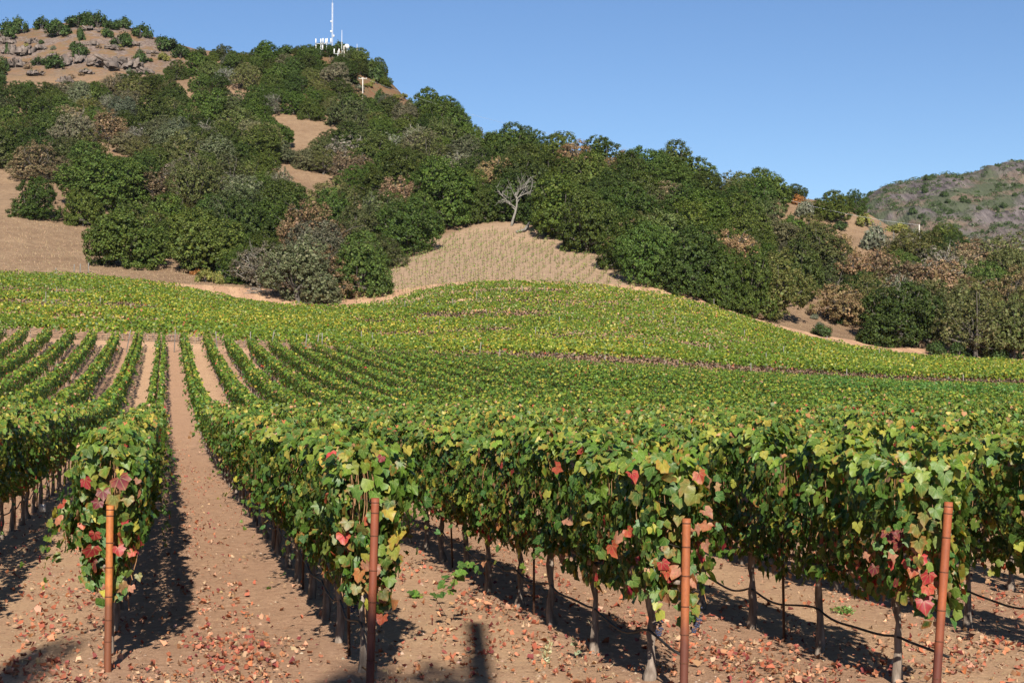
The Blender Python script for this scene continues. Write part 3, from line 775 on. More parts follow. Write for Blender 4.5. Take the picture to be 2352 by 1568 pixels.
for k, (ub, vb, ut, vt, r, lab) in POST.items():
    g = np.random.default_rng(50 + k)
    Yp = START_Y[k]; b = Vector(at(ub, vb, Yp)); b.z = h1(b.x, b.y); t = Vector(at(ut, vt, Yp))
    d = t - b; hgt_ = d.length
    e = empty('end_post', b); e.rotation_mode = 'QUATERNION'; e.rotation_quaternion = Vector((0, 0, 1)).rotation_difference(d)
    tag(e, lab, 'post', 'rusty end posts of the vine rows')
    pipe = obj('pipe', post_mesh(hgt_, r, g), e); pipe.color = {0: (1.35, 1.35, 1.0, 1), 1: (.72, .58, .75, 1), 2: (.92, .84, .85, 1), 3: (.90, .74, .80, 1)}[k]
    rm = ring_mesh(r)
    for zz in np.cumsum(g.uniform(.17, .28, 6)):
        if zz < hgt_ - .05: obj('band', rm, pipe, (0, 0, zz))
    obj('band', rm, pipe, (0, 0, hgt_ - .035))
for k in (-1, 4):
    x, y = ac(start_a(k), rowc(k)); e = empty('end_post', (x, y, h1(x, y)))
    tag(e, 'rusty steel end post of ' + row_phrase(k), 'post', 'rusty end posts of the vine rows')
    obj('pipe', post_mesh(1.4, .031, np.random.default_rng(k + 9)), e)

stk = npmesh('stake', *tube([(0, 0, -.1), (0, 0, 1.0), (0, 0, 1.72)], [.014, .013, .012], 6), M['stake'])
n_st = 0
for k in range(-3, 8):
    for i in range(0, 30):
        if (k, i) in nearset and (i + k) % 3 == 1:
            x, y = ac(start_a(k) + .85 + VSP*i + .72, rowc(k)); 
            o = obj('trellis_stake', stk, None, (x, y, h1(x, y)), (.02*random.gauss(0, 1), .02*random.gauss(0, 1), 0))
            tag(o, 'thin dark steel stake standing in ' + row_phrase(k), 'stake', 'trellis stakes of ' + row_phrase(k)); n_st += 1
for k in range(-1, 6):
    pts = []; g = np.random.default_rng(500 + k); a0 = start_a(k)
    for s in np.arange(0, 30, .13):
        x, y = ac(a0 + s, rowc(k)); ph = ((s - .85) / VSP) % 1.0
        pts.append((x + .012*math.sin(s*3.1), y, h1(x, y) + .40 - .065*math.sin(math.pi*ph)**.8 + .018*math.sin(s*1.9 + k) + .012*math.sin(s*5.3 + 2*k)))
    V_, f = tube(pts, .0105, 6)
    o = obj('irrigation_hose', npmesh('irrigation_hose', V_, f, M['hose'], smooth=True))
    tag(o, 'black irrigation hose sagging along ' + row_phrase(k), 'hose', 'irrigation hoses of the vine rows')
    for hz in (.80, 1.12, 1.42):
        wp = []
        for s in np.arange(0, 30, .8):
            x, y = ac(a0 + s, rowc(k)); wp.append((x, y, h1(x, y) + hz - .01*math.sin(math.pi*(s % 4.8)/4.8)))
        V_, f = tube(wp, .0016, 4, False)
        o = obj('trellis_wire', npmesh('trellis_wire', V_, f, M['wire']))
        tag(o, {.80: 'lowest', 1.12: 'middle', 1.42: 'top'}[hz] + ' thin steel wire of ' + row_phrase(k), 'wire', 'trellis wires of the vine rows')
# paper tag on the row beyond the orange post
p = hit(98, 1215); x, y = ac(29.5, rowc(-1)); pz = at(98, 1164, math.hypot(x, y)*.95)
V_, f = box(0, 0, 0, .10, .012, .12)
o = obj('vine_tag', npmesh('vine_tag', V_, f, M['white_metal']), None, at(98, 1166, 26.6)); tag(o, 'small white tag hanging below the leaves among dark trunks', 'tag')

# ------------------------------------------------------------------ litter on the soil
LIT = np.array([(.34, .12, .06), (.38, .16, .085), (.27, .075, .045), (.38, .20, .12), (.36, .23, .145), (.19, .05, .045), (.40, .26, .165), (.36, .17, .10), (.31, .10, .06)])
def litter_points(n, g):
    """mostly down the middle of the alleys and in drifts near the row ends"""
    out = []
    while len(out) < n:
        m = n
        Yq = 11.5 + 58*g.random(m)**2.0; sx = g.uniform(-.36, .36, m); x = sx*Yq
        c = x*PX + Yq*PY; kk = (c + .48)/2.03; fr = kk - np.floor(kk)
        even = (np.floor(kk).astype(int) % 2) == 0
        d1 = np.exp(-((fr - .44)/.07)**2) + np.exp(-((fr - .62)/.08)**2)
        w = .06 + .62*d1*even + .20*(~even)
        w = w + .45*(fbm(x/1.3 + 4, Yq/1.3, 3) > .12)
        w = w * (.25 + 1.5*np.clip(fbm(x/2.4 + 40, Yq/2.4, 3) + .35, 0, 1))
        s = g.random(m) < w
        out += list(zip(x[s], Yq[s]))
    return np.array(out[:n])
g = np.random.default_rng(21)
LP = litter_points(12500, g)
extra = []
for (u, v, su, sv, n) in ((560, 1500, 85, 24, 210), (470, 1480, 30, 10, 40), (1120, 1480, 90, 40, 170), (1750, 1500, 150, 34, 190), (1900, 1545, 150, 18, 150), (2250, 1510, 90, 30, 120), (380, 1560, 80, 15, 80), (1330, 1500, 60, 40, 80), (150, 1420, 90, 60, 160)):
    for _ in range(n):
        p_ = hit(u + su*g.standard_normal(), min(1640, v + sv*g.standard_normal()))
        if p_: extra.append(p_[:2])
LP = np.vstack([LP, np.array(extra)])
d = np.hypot(LP[:, 0], LP[:, 1]); uL, vL = project(LP[:, 0], LP[:, 1], 0*d)
inv_ = (uL > 0) & (uL < W) & (vL < H)
order = np.argsort(np.where(inv_, d, 1e9))
sz = np.clip(g.normal(.035, .013, len(LP)), .012, .068)
Nn = np.column_stack([.7*g.standard_normal(len(LP)), .7*g.standard_normal(len(LP)), np.ones(len(LP))]); Tn = g.standard_normal((len(LP), 3))
FRL = frames(Nn, Tn); CL = np.column_stack([pick(LIT, len(LP), g, .18), np.full(len(LP), .2)])
zL = hgt(LP[:, 0], LP[:, 1]) + .014 + .012*g.random(len(LP))
LITME = []
for k in range(5):
    gg = np.random.default_rng(800 + k); V_, f = leaf_template(40 + k); V_ = V_.copy()
    V_[:, 2] = 1.1*np.abs(V_[:, 0])**1.3 + .6*(V_[:, 1] - .3)**2*gg.choice([-1, 1.3]) + .16*gg.standard_normal(len(V_)); V_[:, 0] *= .66; V_[:, :2] += .09*gg.standard_normal((len(V_), 2))
    LITME.append(npmesh('fallen_leaf', V_, f, M['litter_one'], uv=V_[:, :2]))
for j in order[:300]:
    o = obj('fallen_leaf', LITME[int(g.integers(0, 5))])
    o.matrix_world = Matrix.Translation((LP[j, 0], LP[j, 1], zL[j])) @ Matrix(FRL[j].T.tolist()).to_4x4() @ Matrix.Scale(float(sz[j]), 4)
    o.color = tuple(CL[j])
    tag(o, 'curled dry fallen vine leaf lying on the bare soil', 'leaf', 'fallen leaves scattered on the soil')
A = Acc(); rest = order[300:]
CUP = []
for k in range(3):
    V_, f = LEAF2[k]; V_ = V_.copy(); V_[:, 2] = .8*np.abs(V_[:, 0])**1.2 - .2*V_[:, 1]**2*(k - 1); CUP.append((V_, f))
put_leaves(A, np.column_stack([LP[rest], zL[rest]]), FRL[rest], sz[rest], CL[rest], CUP, g, jit=.17)
tag(obj('leaf_litter', A.mesh('leaf_litter', M['litter'])), 'rust coloured leaf litter spread over the soil alleys', 'litter', kind='stuff')
# straw and bits
n = 30000
Yq = 11.6 + 34*g.random(n)**1.7; xs = g.uniform(-.36, .36, n)*Yq
c = xs*PX + Yq*PY; kk = (c + .48)/2.03; even = (np.floor(kk).astype(int) % 2) == 0
keep = g.random(n) < np.where(even, .16, .85) * np.clip(.35 + 2.2*fbm(xs/1.1, Yq/1.1, 3), .05, 1)
xs, Yq = xs[keep], Yq[keep]; n = len(xs)
an = g.uniform(0, 6.28, n); ln = g.uniform(.03, .13, n); wd = g.uniform(.0015, .0035, n)
z0 = hgt(xs, Yq)
dx, dy = np.cos(an), np.sin(an)
P = np.stack([np.column_stack([xs - dy*wd, Yq + dx*wd, z0 + .004]), np.column_stack([xs + dy*wd, Yq - dx*wd, z0 + .004]),
              np.column_stack([xs + dx*ln, Yq + dy*ln, z0 + .012 + .03*g.random(n)])], 1).reshape(-1, 3)
cs = np.repeat(np.column_stack([pick(np.array([(.50, .36, .20), (.58, .44, .27), (.42, .28, .15)]), n, g), np.zeros(n)]), 3, 0)
tag(obj('straw', npmesh('straw', P, np.arange(3*n).reshape(-1, 3), M['litter'], colors=cs)), 'dry pale straw strewn over the soil', 'straw', kind='stuff')

# clods and small stones
n = 6500
Yq = 11.6 + 22*g.random(n)**1.6; xs = g.uniform(-.36, .36, n)*Yq
keep = g.random(n) < np.clip(.35 + 2.4*fbm(xs/.9 + 8, Yq/.9, 3), .08, 1); xs, Yq = xs[keep], Yq[keep]; n = len(xs)
oc = np.array([(1, 0, 0), (0, 1, 0), (-1, 0, 0), (0, -1, 0), (0, 0, .7)]); fo_ = np.array([(0, 1, 4), (1, 2, 4), (2, 3, 4), (3, 0, 4)])
rr_ = g.uniform(.006, .020, n)*np.where(g.random(n) < .06, 1.8, 1.0); an = g.uniform(0, 6.28, n)
Q = oc[None]*rr_[:, None, None]*g.uniform(.6, 1.3, (n, 5, 3)); ca_, sa_ = np.cos(an)[:, None], np.sin(an)[:, None]
Q = np.stack([Q[..., 0]*ca_ - Q[..., 1]*sa_, Q[..., 0]*sa_ + Q[..., 1]*ca_, Q[..., 2]], -1) + np.column_stack([xs, Yq, hgt(xs, Yq)])[:, None]
cq = np.repeat(np.column_stack([pick(np.array([(.34, .22, .14), (.42, .29, .19), (.28, .17, .10), (.46, .35, .26)]), n, g), np.zeros(n)]), 5, 0)
tag(obj('soil_clods', npmesh('soil_clods', Q.reshape(-1, 3), (fo_[None] + 5*np.arange(n)[:, None, None]).reshape(-1, 3), M['litter'], colors=cq)), 'small dry clods and stones lying on the tan soil', 'clods', kind='stuff')

# small plants
def weed(u, v, hpx, lab, n, cl, spread=.35, name='weed'):
    p_ = hit(u, v)
    if p_ is None: return
    x, y, z = p_; hh = hpx/F*y; gg = np.random.default_rng(int(u + v))
    e = empty(name, (x, y, z)); tag(e, lab, 'weed')
    A = Acc(); B = Acc()
    for s in range(n):
        a_ = gg.uniform(0, 6.28); t = np.linspace(0, 1, 5); sp = spread*hh*gg.uniform(.2, 1)
        Pq = np.column_stack([np.cos(a_)*sp*t**1.5, np.sin(a_)*sp*t**1.5, hh*gg.uniform(.5, 1)*t])
        V_, f = tube(Pq, .004 - .002*t, 4, False); A.add(V_, f)
        m = 9; q = gg.uniform(.15, 1, m); C = np.column_stack([np.interp(q, t, Pq[:, j]) for j in range(3)]) + .01*gg.standard_normal((m, 3))
        put_leaves(B, C, frames(gg.standard_normal((m, 3)) + (0, 0, 1), gg.standard_normal((m, 3))), gg.uniform(.02, .05, m), np.column_stack([pick(cl, m, gg), np.zeros(m)]), LEAF1, gg)
    obj('stems', A.mesh('stems', M['cane']), e); obj('leaves', B.mesh('leaves', M['leaf_far']), e)['kind'] = 'stuff'
weed(1255, 1525, 70, 'pale dry weed standing on the soil near the vine trunks', 7, np.array([(.42, .40, .24), (.36, .36, .2)]))
weed(1325, 1515, 55, 'thin grey-green weed stalk beside a dark trellis stake', 3, np.array([(.22, .26, .14)]))
weed(1945, 1412, 16, 'low patch of green weeds on the soil under a vine row', 26, np.array([(.12, .22, .05), (.16, .26, .07)]), 2.5)
# a trailing shoot with green leaves on the ground beside the yellow-leaved vine
gg = np.random.default_rng(31)
pp = [hit(1060, 1290), hit(1035, 1345), hit(1000, 1372), hit(930, 1375)]
e = empty('trailing_shoot', pp[2]); tag(e, 'green vine shoot trailing over the soil near the brown rusty post', 'shoot')
A = Acc(); b0 = np.array(pp[2])
path = np.array([np.array(at(1100, 1292, 15.3)) - b0, np.array(at(1052, 1310, 14.9)) - b0, np.array(at(1040, 1345, 14.6)) - b0 , np.array(pp[2]) - b0 + (0, 0, .04), np.array(pp[3]) - b0 + (0, 0, .03)])
V_, f = tube(path, .004, 5, False); obj('stem', npmesh('stem', V_, f, M['cane']), e)
for j in range(20):
    t = gg.uniform(0, 4); i_ = min(3, int(t)); p_ = path[i_]*(1 - t + i_) + path[i_+1]*(t - i_) + .05*gg.standard_normal(3); p_[2] = max(p_[2], .03)
    single_leaf(e, p_, frames(np.array([[.4*gg.standard_normal(), -.6, .9]]), gg.standard_normal((1, 3)))[0], gg.uniform(.07, .12), (*pick(GREENS, 1, gg)[0], 0), gg)

# ------------------------------------------------------------------ the second block: contour rows on the slope behind
g = np.random.default_rng(91)
A = Acc()
NR = 31
for j in range(NR + 1):
    t = j / NR
    uq = np.arange(-330, 2700, 1.0)
    yq = yfront(uq) + 1.2 + t * (ytop(uq) - 2.5 - yfront(uq) - 1.2)
    yq = yq + 1.2*np.sin(uq/170.0 + j*.4)*t*(1 - t)
    xq = (uq - W/2)/F*yq
    L = np.concatenate([[0], np.cumsum(np.hypot(np.diff(xq), np.diff(yq)))])
    dens = 46 if j < 2 else 37
    n = int(L[-1] * dens)
    s = g.uniform(0, L[-1], n)
    clump = .55 + .9*vn(s*.55 + 31*j, np.full(n, j*1.7))            # vine by vine
    s = s[g.random(n) < clump]; n = len(s)
    x = np.interp(s, L, xq); y = np.interp(s, L, yq)
    tx = np.interp(s, L, np.gradient(xq, L)); ty = np.interp(s, L, np.gradient(yq, L))
    off = .36*g.standard_normal(n)
    hv = 1.65 + .35*(vn(s*.6 + 9*j, np.full(n, 4.4)) - .5)*2
    zl = .72 + (hv - .72)*g.random(n)**.62
    x = x - ty*off; y = y + tx*off
    z = hgt(x, y) + zl
    side = np.where(g.random(n) < .72, -1.0, 1.0)                    # more leaves turn to the open downhill side
    Nn = np.column_stack([.6*g.standard_normal(n) - ty*side*-.0, .8*side + .4*g.standard_normal(n), .75 + .4*g.standard_normal(n)])
    Tn = np.column_stack([.6*g.standard_normal(n), .4*g.standard_normal(n) - .2, -1 + .4*g.standard_normal(n)])
    u_ = uof(x, y)
    yl = np.clip(.13 + .75*(fbm(x/26.0 + 7, y/26.0, 3) + .10) + .5*(fbm(s/3.0 + j*13, y*0 + j, 2)), .03, .75)
    cc = pick(np.array([(.100, .158, .012), (.132, .180, .015), (.078, .132, .013), (.062, .110, .014)]), n, g)
    m_ = g.random(n) < yl; cc[m_] = pick(np.array([(.28, .265, .030), (.23, .25, .030), (.33, .29, .04)]), m_.sum(), g)
    m_ = g.random(n) < .012 + .05*(zl < 1.0); cc[m_] = pick(np.array([(.34, .12, .05), (.38, .24, .13), (.30, .07, .04)]), m_.sum(), g)
    S = g.uniform(.21, .36, n)
    put_leaves(A, np.column_stack([x, y, z]), frames(Nn, Tn), S, np.column_stack([cc, np.zeros(n)]), LEAF1, g)
    # brown canes, coloured dark to paint the shaded band under terrace and front rows
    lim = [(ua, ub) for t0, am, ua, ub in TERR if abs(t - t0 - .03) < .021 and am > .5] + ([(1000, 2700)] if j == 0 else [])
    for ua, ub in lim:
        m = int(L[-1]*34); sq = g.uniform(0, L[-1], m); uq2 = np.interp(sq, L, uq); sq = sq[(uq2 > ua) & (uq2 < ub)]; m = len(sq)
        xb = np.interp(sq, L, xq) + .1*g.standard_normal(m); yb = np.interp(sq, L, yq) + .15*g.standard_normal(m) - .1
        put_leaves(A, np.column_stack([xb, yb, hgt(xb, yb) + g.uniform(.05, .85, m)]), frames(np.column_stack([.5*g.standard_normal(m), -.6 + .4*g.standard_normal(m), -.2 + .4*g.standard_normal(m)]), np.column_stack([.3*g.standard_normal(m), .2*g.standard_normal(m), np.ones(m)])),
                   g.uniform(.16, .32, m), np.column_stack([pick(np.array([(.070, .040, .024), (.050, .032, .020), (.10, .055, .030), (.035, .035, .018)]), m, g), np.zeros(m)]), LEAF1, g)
    # trunks under the canopy
    sv = np.arange(.5, L[-1], 1.9) + .2*g.standard_normal(len(np.arange(.5, L[-1], 1.9)))
    for q in sv:
        if g.random() < .35: continue
        bx_ = np.interp(q, L, xq); by_ = np.interp(q, L, yq); bz = h1(bx_, by_) if j < 1 else None
        if bz is None: bz = float(hgt(np.array([bx_]), np.array([by_]))[0])
        V_, f = tube([(bx_, by_, bz - .1), (bx_ + .04*g.standard_normal(), by_, bz + .95)], [.05, .035], 3, False)
        A.add(V_, f, mat=1)
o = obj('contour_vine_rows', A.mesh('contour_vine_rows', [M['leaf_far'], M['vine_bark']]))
tag(o, 'yellow-green vine rows following the contours of the far slope', 'vineyard', kind='stuff')

# grey wooden trellis posts that stand out of that block
gp = npmesh('trellis_post', *tube([(0, 0, -.3), (0, 0, 1.2), (0, 0, 1.0*2.05), (0, 0, 2.1)], [.05, .048, .045, .03], 7), M['grey_wood'])
PB = [(830, 800, 0), (1285, 760, 0), (1500, 745, 0), (1725, 880, 0), (1945, 890, 0), (2213, 905, 0), (1550, 760, 0), (1630, 830, 0), (1710, 790, 0), (400, 805, .05), (700, 812, .1), (725, 812, .15), (740, 810, 0), (620, 808, .2),
      (500, 808, -.1), (575, 808, 0), (855, 812, 0), (1075, 842, -.2), (1148, 848, 0), (1390, 862, 0), (1585, 728, 0), (1640, 712, 0), (1010, 770, 0), (1100, 830, .1), (1230, 790, 0), (1800, 830, 0), (1900, 800, 0), (2020, 830, 0), (2100, 850, 0),
      (290, 806, .2), (105, 705, 0), (130, 690, 0), (230, 720, 0), (300, 735, 0), (880, 722, 0), (930, 720, 0), (985, 718, 0), (1040, 716, 0), (1095, 700, 0), (1150, 690, 0), (1200, 685, 0), (1250, 684, 0), (1480, 820, 0), (1760, 850, 0)]
for (u, v, tilt) in PB:
    p_ = hit(u, v + 4)
    if p_: tag(obj('trellis_post', gp, None, p_, (tilt*.3, tilt, 0)), 'weathered grey wooden post among the yellow-green contour vine rows', 'post', 'grey posts in the contour vine rows')
# turquoise valve at the corner of the block
p_ = hit(1090, 846); e = empty('irrigation_valve', p_); tag(e, 'small turquoise valve on a white riser at the vineyard block corner', 'valve')
V_, f = tube([(0, 0, -.1), (0, 0, .75)], .05, 8); obj('riser', npmesh('riser', V_, f, M['white_metal']), e)
V_, f = tube([(-.45, 0, .62), (.45, 0, .62)], .10, 8); obj('manifold', npmesh('manifold', V_, f, M['teal']), e)
V_, f = tube([(0, 0, .70), (0, 0, 1.0)], [.18, .12], 8); obj('valve_body', npmesh('valve_body', V_, f, M['teal']), e)
V_, f = box(-.35, .1, .25, .14, .14, .6); obj('filter', npmesh('filter', V_, f, M['white_metal']), e)
# a few wooden fence posts on the grass slope
fp = npmesh('fence_post', *tube([(0, 0, -.3), (0, 0, .9), (0, 0, 1.75), (0, 0, 1.8)], [.10, .095, .09, .05], 7), M['grey_wood'])
for (u, v) in ((170, 632), (184, 630), (203, 628), (128, 640)):
    p_ = hit(u, v)
    if p_: tag(obj('fence_post', fp, None, p_, (.04, .03, 0)), 'short grey fence post on the dry grass above the vine rows', 'fence post', 'fence posts on the grass slope')

# ------------------------------------------------------------------ the young planting on the knoll
yst = npmesh('stake', *tube([(0, 0, -.15), (0, 0, 1.35)], .022, 4, False), M['stake'])
def tuft(seed, n=34):
    gg = np.random.default_rng(seed); B = Acc()
    z = gg.uniform(.12, 1.15, n); r = .16 + .10*gg.random()
    P = np.column_stack([r*gg.standard_normal(n)*.8, r*gg.standard_normal(n)*.8, z])
    put_leaves(B, P, frames(gg.standard_normal((n, 3)) + (0, -.6, .5), gg.standard_normal((n, 3)) + (0, 0, -1)), gg.uniform(.14, .24, n),
               np.column_stack([pick(np.array([(.17, .23, .05), (.22, .27, .06), (.13, .18, .05), (.28, .27, .08)]), n, gg), np.zeros(n)]), LEAF1, gg)
    return B.mesh('foliage', M['leaf_far'])
TUFT = [tuft(600 + k, [20, 15, 24, 10, 17, 13][k]) for k in range(6)]
yv = []
dirx, diry = .34, .94                                     # rows climb the slope a little to the right
for i in range(-40, 40):
    for j in range(0, 60):
        x = -10 + 2.35*i*diry + 1.85*j*dirx*.6; y = 236 + 1.95*j*diry - 2.35*i*dirx*.5
        x += .12*random.gauss(0, 1); y += .12*random.gauss(0, 1)
        if not 230 < y < 345: continue
        u, v = project(x, y, h1(x, y))
        if inpoly(np.array([u]), np.array([v]), KNOLL)[0] and y > float(ytop(u)) + 2 and v > 530: yv.append((y, x))
yv.sort(); random.shuffle(yv)
yv = yv[:620]; yv.sort()
C = Acc(); gg = np.random.default_rng(65)
LB = 'young vine tied to a thin dark stake on the bare tan knoll'
for q, (y, x) in enumerate(yv):
    z = h1(x, y); s = gg.uniform(.75, 1.2)
    if q < 300:
        e = empty('young_vine', (x, y, z), gg.uniform(0, 6.28)); tag(e, LB, 'young vine', 'young vines staked on the knoll')
        obj('stake', yst, e)
        obj('foliage', TUFT[int(gg.integers(0, 6))], e, scale=(s, s, s))
    else:
        V_, f = tube([(x, y, z - .1), (x, y, z + 1.3)], .022, 4, False); C.add(V_, f, mat=1)
        n = 14; P = np.column_stack([x + .17*gg.standard_normal(n), y + .17*gg.standard_normal(n), z + gg.uniform(.12, 1.05*s, n)])
        put_leaves(C, P, frames(gg.standard_normal((n, 3)) + (0, -.6, .5), gg.standard_normal((n, 3)) + (0, 0, -1)), gg.uniform(.14, .24, n),
                   np.column_stack([pick(np.array([(.17, .23, .05), (.22, .27, .06), (.13, .18, .05)]), n, gg), np.zeros(n)]), LEAF1, gg)
if C.n: tag(obj('young_vines_beyond', C.mesh('young_vines_beyond', [M['leaf_far'], M['stake']])), 'more young staked vines higher up the bare tan knoll', 'young vines', kind='stuff')

# ------------------------------------------------------------------ trees
KIND = {   # leaf colours, leaves, clumps, openness, bark
 'evergreen': (np.array([(0.042, 0.067, 0.012), (0.052, 0.078, 0.013), (0.061, 0.089, 0.016), (0.032, 0.055, 0.011)]), 13500, 300, .0, 'oak_bark'),
 'olive':     (np.array([(0.066, 0.080, 0.022), (0.080, 0.095, 0.027), (0.053, 0.069, 0.020), (0.095, 0.099, 0.039)]), 11500, 290, .25, 'oak_bark'),
 'greygreen': (np.array([(0.081, 0.091, 0.048), (0.101, 0.111, 0.062), (0.066, 0.077, 0.037), (0.116, 0.123, 0.074)]), 13500, 320, .15, 'oak_bark'),
 'tan':       (np.array([(0.183, 0.131, 0.069), (0.234, 0.166, 0.096), (0.142, 0.108, 0.053), (0.109, 0.095, 0.040)]), 10500, 240, .35, 'oak_bark'),
 'lichen':    (np.array([(0.167, 0.166, 0.118), (0.209, 0.202, 0.150), (0.117, 0.122, 0.073), (0.092, 0.098, 0.048)]), 8500, 220, .5, 'pale_bark')}
def tree_meshes(kind, seed, wid=10.0, hh=8.5):
    """a low spreading oak: trunk with limbs, and a crown of leaf clumps; base at z=0"""
    cols, nl, nc, openn, bark = KIND[kind]
    g = np.random.default_rng(seed); R = wid/2
    # clump centres spread over a lumpy dome
    lo = .22 if openn < .2 else .30
    lob = [(6.28*(i_ + g.uniform(-.3, .3))/9, g.uniform(.42, .66)*R, g.uniform(lo, .58)*hh, g.uniform(.38, .50)*R) for i_ in range(7)] + [(g.uniform(0, 6), .2*R, .66*hh, .50*R), (g.uniform(0, 6), .3*R, .60*hh, .46*R)]
    if openn < .2: lob = [(a_, d_*.92, z_, r_) for a_, d_, z_, r_ in lob] + [(0, 0, .46*hh, .66*R)]
    LC = np.array([(math.cos(a_)*d_, math.sin(a_)*d_, z_) for a_, d_, z_, r_ in lob]); LR = np.array([q_[3] for q_ in lob])
    cen = []; nor = []; rad = []
    while len(cen) < nc:
        a, d, z0, r = lob[int(g.integers(0, len(lob)))]
        v = g.standard_normal(3); v /= np.linalg.norm(v)
        if v[2] < -.75: continue
        p = np.array([math.cos(a)*d, math.sin(a)*d, z0]) + v*r*np.array([1, 1, .82])*g.uniform(.90, 1.0)
        if (np.linalg.norm((p - LC)/(1, 1, .82), axis=1) < (.86 if openn < .2 else .6)*LR).any(): continue    # only the outside of the crown carries leaves
        if p[2] < (.02 if openn < .2 else .08)*hh + .10*hh*g.random(): continue
        cen.append(p); nor.append(v); rad.append(g.uniform(.30, .56)*wid/10)
    cen = np.array(cen); nor = np.array(nor); rad = np.array(rad)
    w = rad**2; k = g.choice(len(cen), nl, p=w/w.sum())
    d = g.standard_normal((nl, 3)); d /= np.linalg.norm(d, axis=1)[:, None]
    d = d + .45*nor[k]; d[:, 2] += .25
    q = g.random(nl)**.45
    P = cen[k] + d*(rad[k]*q)[:, None]*np.array([1, 1, .62])
    rr = np.quantile(np.hypot(P[:, 0], P[:, 1]), .985); zt = np.quantile(P[:, 2], .997)
    z0_ = np.quantile(P[:, 2], .02); zb = (.0 if openn < .2 else .06)*hh; fx, fz = R/rr, (hh - zb)/(zt - z0_)
    P = (P - (0, 0, z0_))*(fx, fx, fz) + (0, 0, zb); cen = (cen - (0, 0, z0_))*(fx, fx, fz) + (0, 0, zb)
    Nn = d + .5*g.standard_normal((nl, 3)) + (0, 0, .4)
    clump_c = 1 + .13*g.standard_normal(len(cen))
    C = pick(cols, nl, g, .15) * np.clip(clump_c[k], .55, 1.6)[:, None]
    A = Acc()
    S = g.uniform(.15, .27, nl)
    put_leaves(A, P, frames(Nn, g.standard_normal((nl, 3)) + (0, 0, -.4)), S, np.column_stack([np.clip(C, .005, .9), np.zeros(nl)]), LEAF1, g)
    m = int((2600 if openn < .2 else 1500)*(1 - .5*openn)); li = g.integers(0, len(LC), m)          # the shaded inner mass
    d2 = g.standard_normal((m, 3)); d2 /= np.linalg.norm(d2, axis=1)[:, None]
    P2 = LC[li] + d2*(LR[li]*(.84 if openn < .2 else .72)*g.random(m)**.4)[:, None]*(1, 1, .82); P2 = (P2 - (0, 0, z0_))*(fx, fx, fz) + (0, 0, zb); P2[:, 2] = np.maximum(P2[:, 2], .25)
    put_leaves(A, P2, frames(d2 + .6*g.standard_normal((m, 3)), g.standard_normal((m, 3))), g.uniform(.34, .54, m), np.column_stack([pick(cols, m, g, .12), np.zeros(m)]), LEAF1, g)
    cr = A.mesh('crown', M['oak_leaf'])
    B = Acc()
    tz = .26*hh; lean = g.standard_normal(2)*.35
    t = np.linspace(0, 1, 6)
    V_, f = tube(np.column_stack([lean[0]*t, lean[1]*t, -.6 + (tz + .6)*t]), (.34 - .10*t)*(wid/10), 8); B.add(V_, f)
    for i in g.choice(len(cen), min(len(cen), 16 if openn < .2 else 34), replace=False):
        c = cen[i]; s = np.array([lean[0], lean[1], tz*g.uniform(.75, 1.0)]); t = np.linspace(0, 1, 7)[:, None]
        mid = s*.45 + c*.55 + np.array([0, 0, -.10*hh]) + .4*g.standard_normal(3)
        Pq = s*(1-t)**2 + 2*mid*t*(1-t) + c*t**2 + .12*g.standard_normal((7, 3))*t*(1-t)*3
        V_, f = tube(Pq, (.17 - .14*t[:, 0])*(wid/10), 5, False); B.add(V_, f)
        if openn > .3:
            for _ in range(3):
                e_ = c + g.standard_normal(3)*.9; V_, f = tube([c*.75 + s*.25, c*.5 + e_*.5 + .2*g.standard_normal(3), e_], [.06, .04, .015], 4, False); B.add(V_, f)
    return B.mesh('trunk', M[bark], True), cr
PROTO = {k: [tree_meshes(k, 1000 + 17*i + 101*j, *((10, 8.5), (10, 7.2), (10, 10.0), (10, 8.0))[i % 4]) for i in range(n)] for j, (k, n) in enumerate((('evergreen', 6), ('olive', 4), ('greygreen', 3), ('tan', 3), ('lichen', 3)))}
PH = (8.5, 7.2, 10.0, 8.0)
LABEL = {'evergreen': 'dark green dense evergreen oak on the wooded hillside', 'olive': 'olive green open oak on the wooded hillside', 'greygreen': 'grey-green fine leaved oak on the wooded hillside',
         'tan': 'tan autumn oak with dry leaves on the wooded hillside', 'lichen': 'pale grey lichen-covered oak on the wooded hillside'}
GRP = {'evergreen': 'evergreen oaks of the hillside', 'olive': 'olive green oaks of the hillside', 'greygreen': 'grey-green oaks of the hillside', 'tan': 'tan oaks of the hillside', 'lichen': 'lichen oaks of the hillside'}
RU = [0, 200, 400, 600, 760, 880, 1000, 1150, 1300, 1530, 1700, 1850, 1980, 2100, 2250, 2352]
RV = [84, 60, 122, 142, 124, 192, 258, 335, 382, 416, 452, 468, 496, 552, 596, 636]
NT = {}
def zone(u, v):
    if v < np.interp(u, RU, RV) + 22: return ' on the ridge skyline'
    if u > 1980: return ' in the mixed grove beyond the dry clearing'
    if u > 1210: return ' in the wood beside the pale bare tree' if u < 1560 else ' in the wood above the contour vine rows'
    if v < 270: return ' on the scrubby summit slope'
    if u > 880: return ' in the wood above the young planting'
    return ' in the wood above the grass slope'
placed = []
tg = np.random.default_rng(4242)
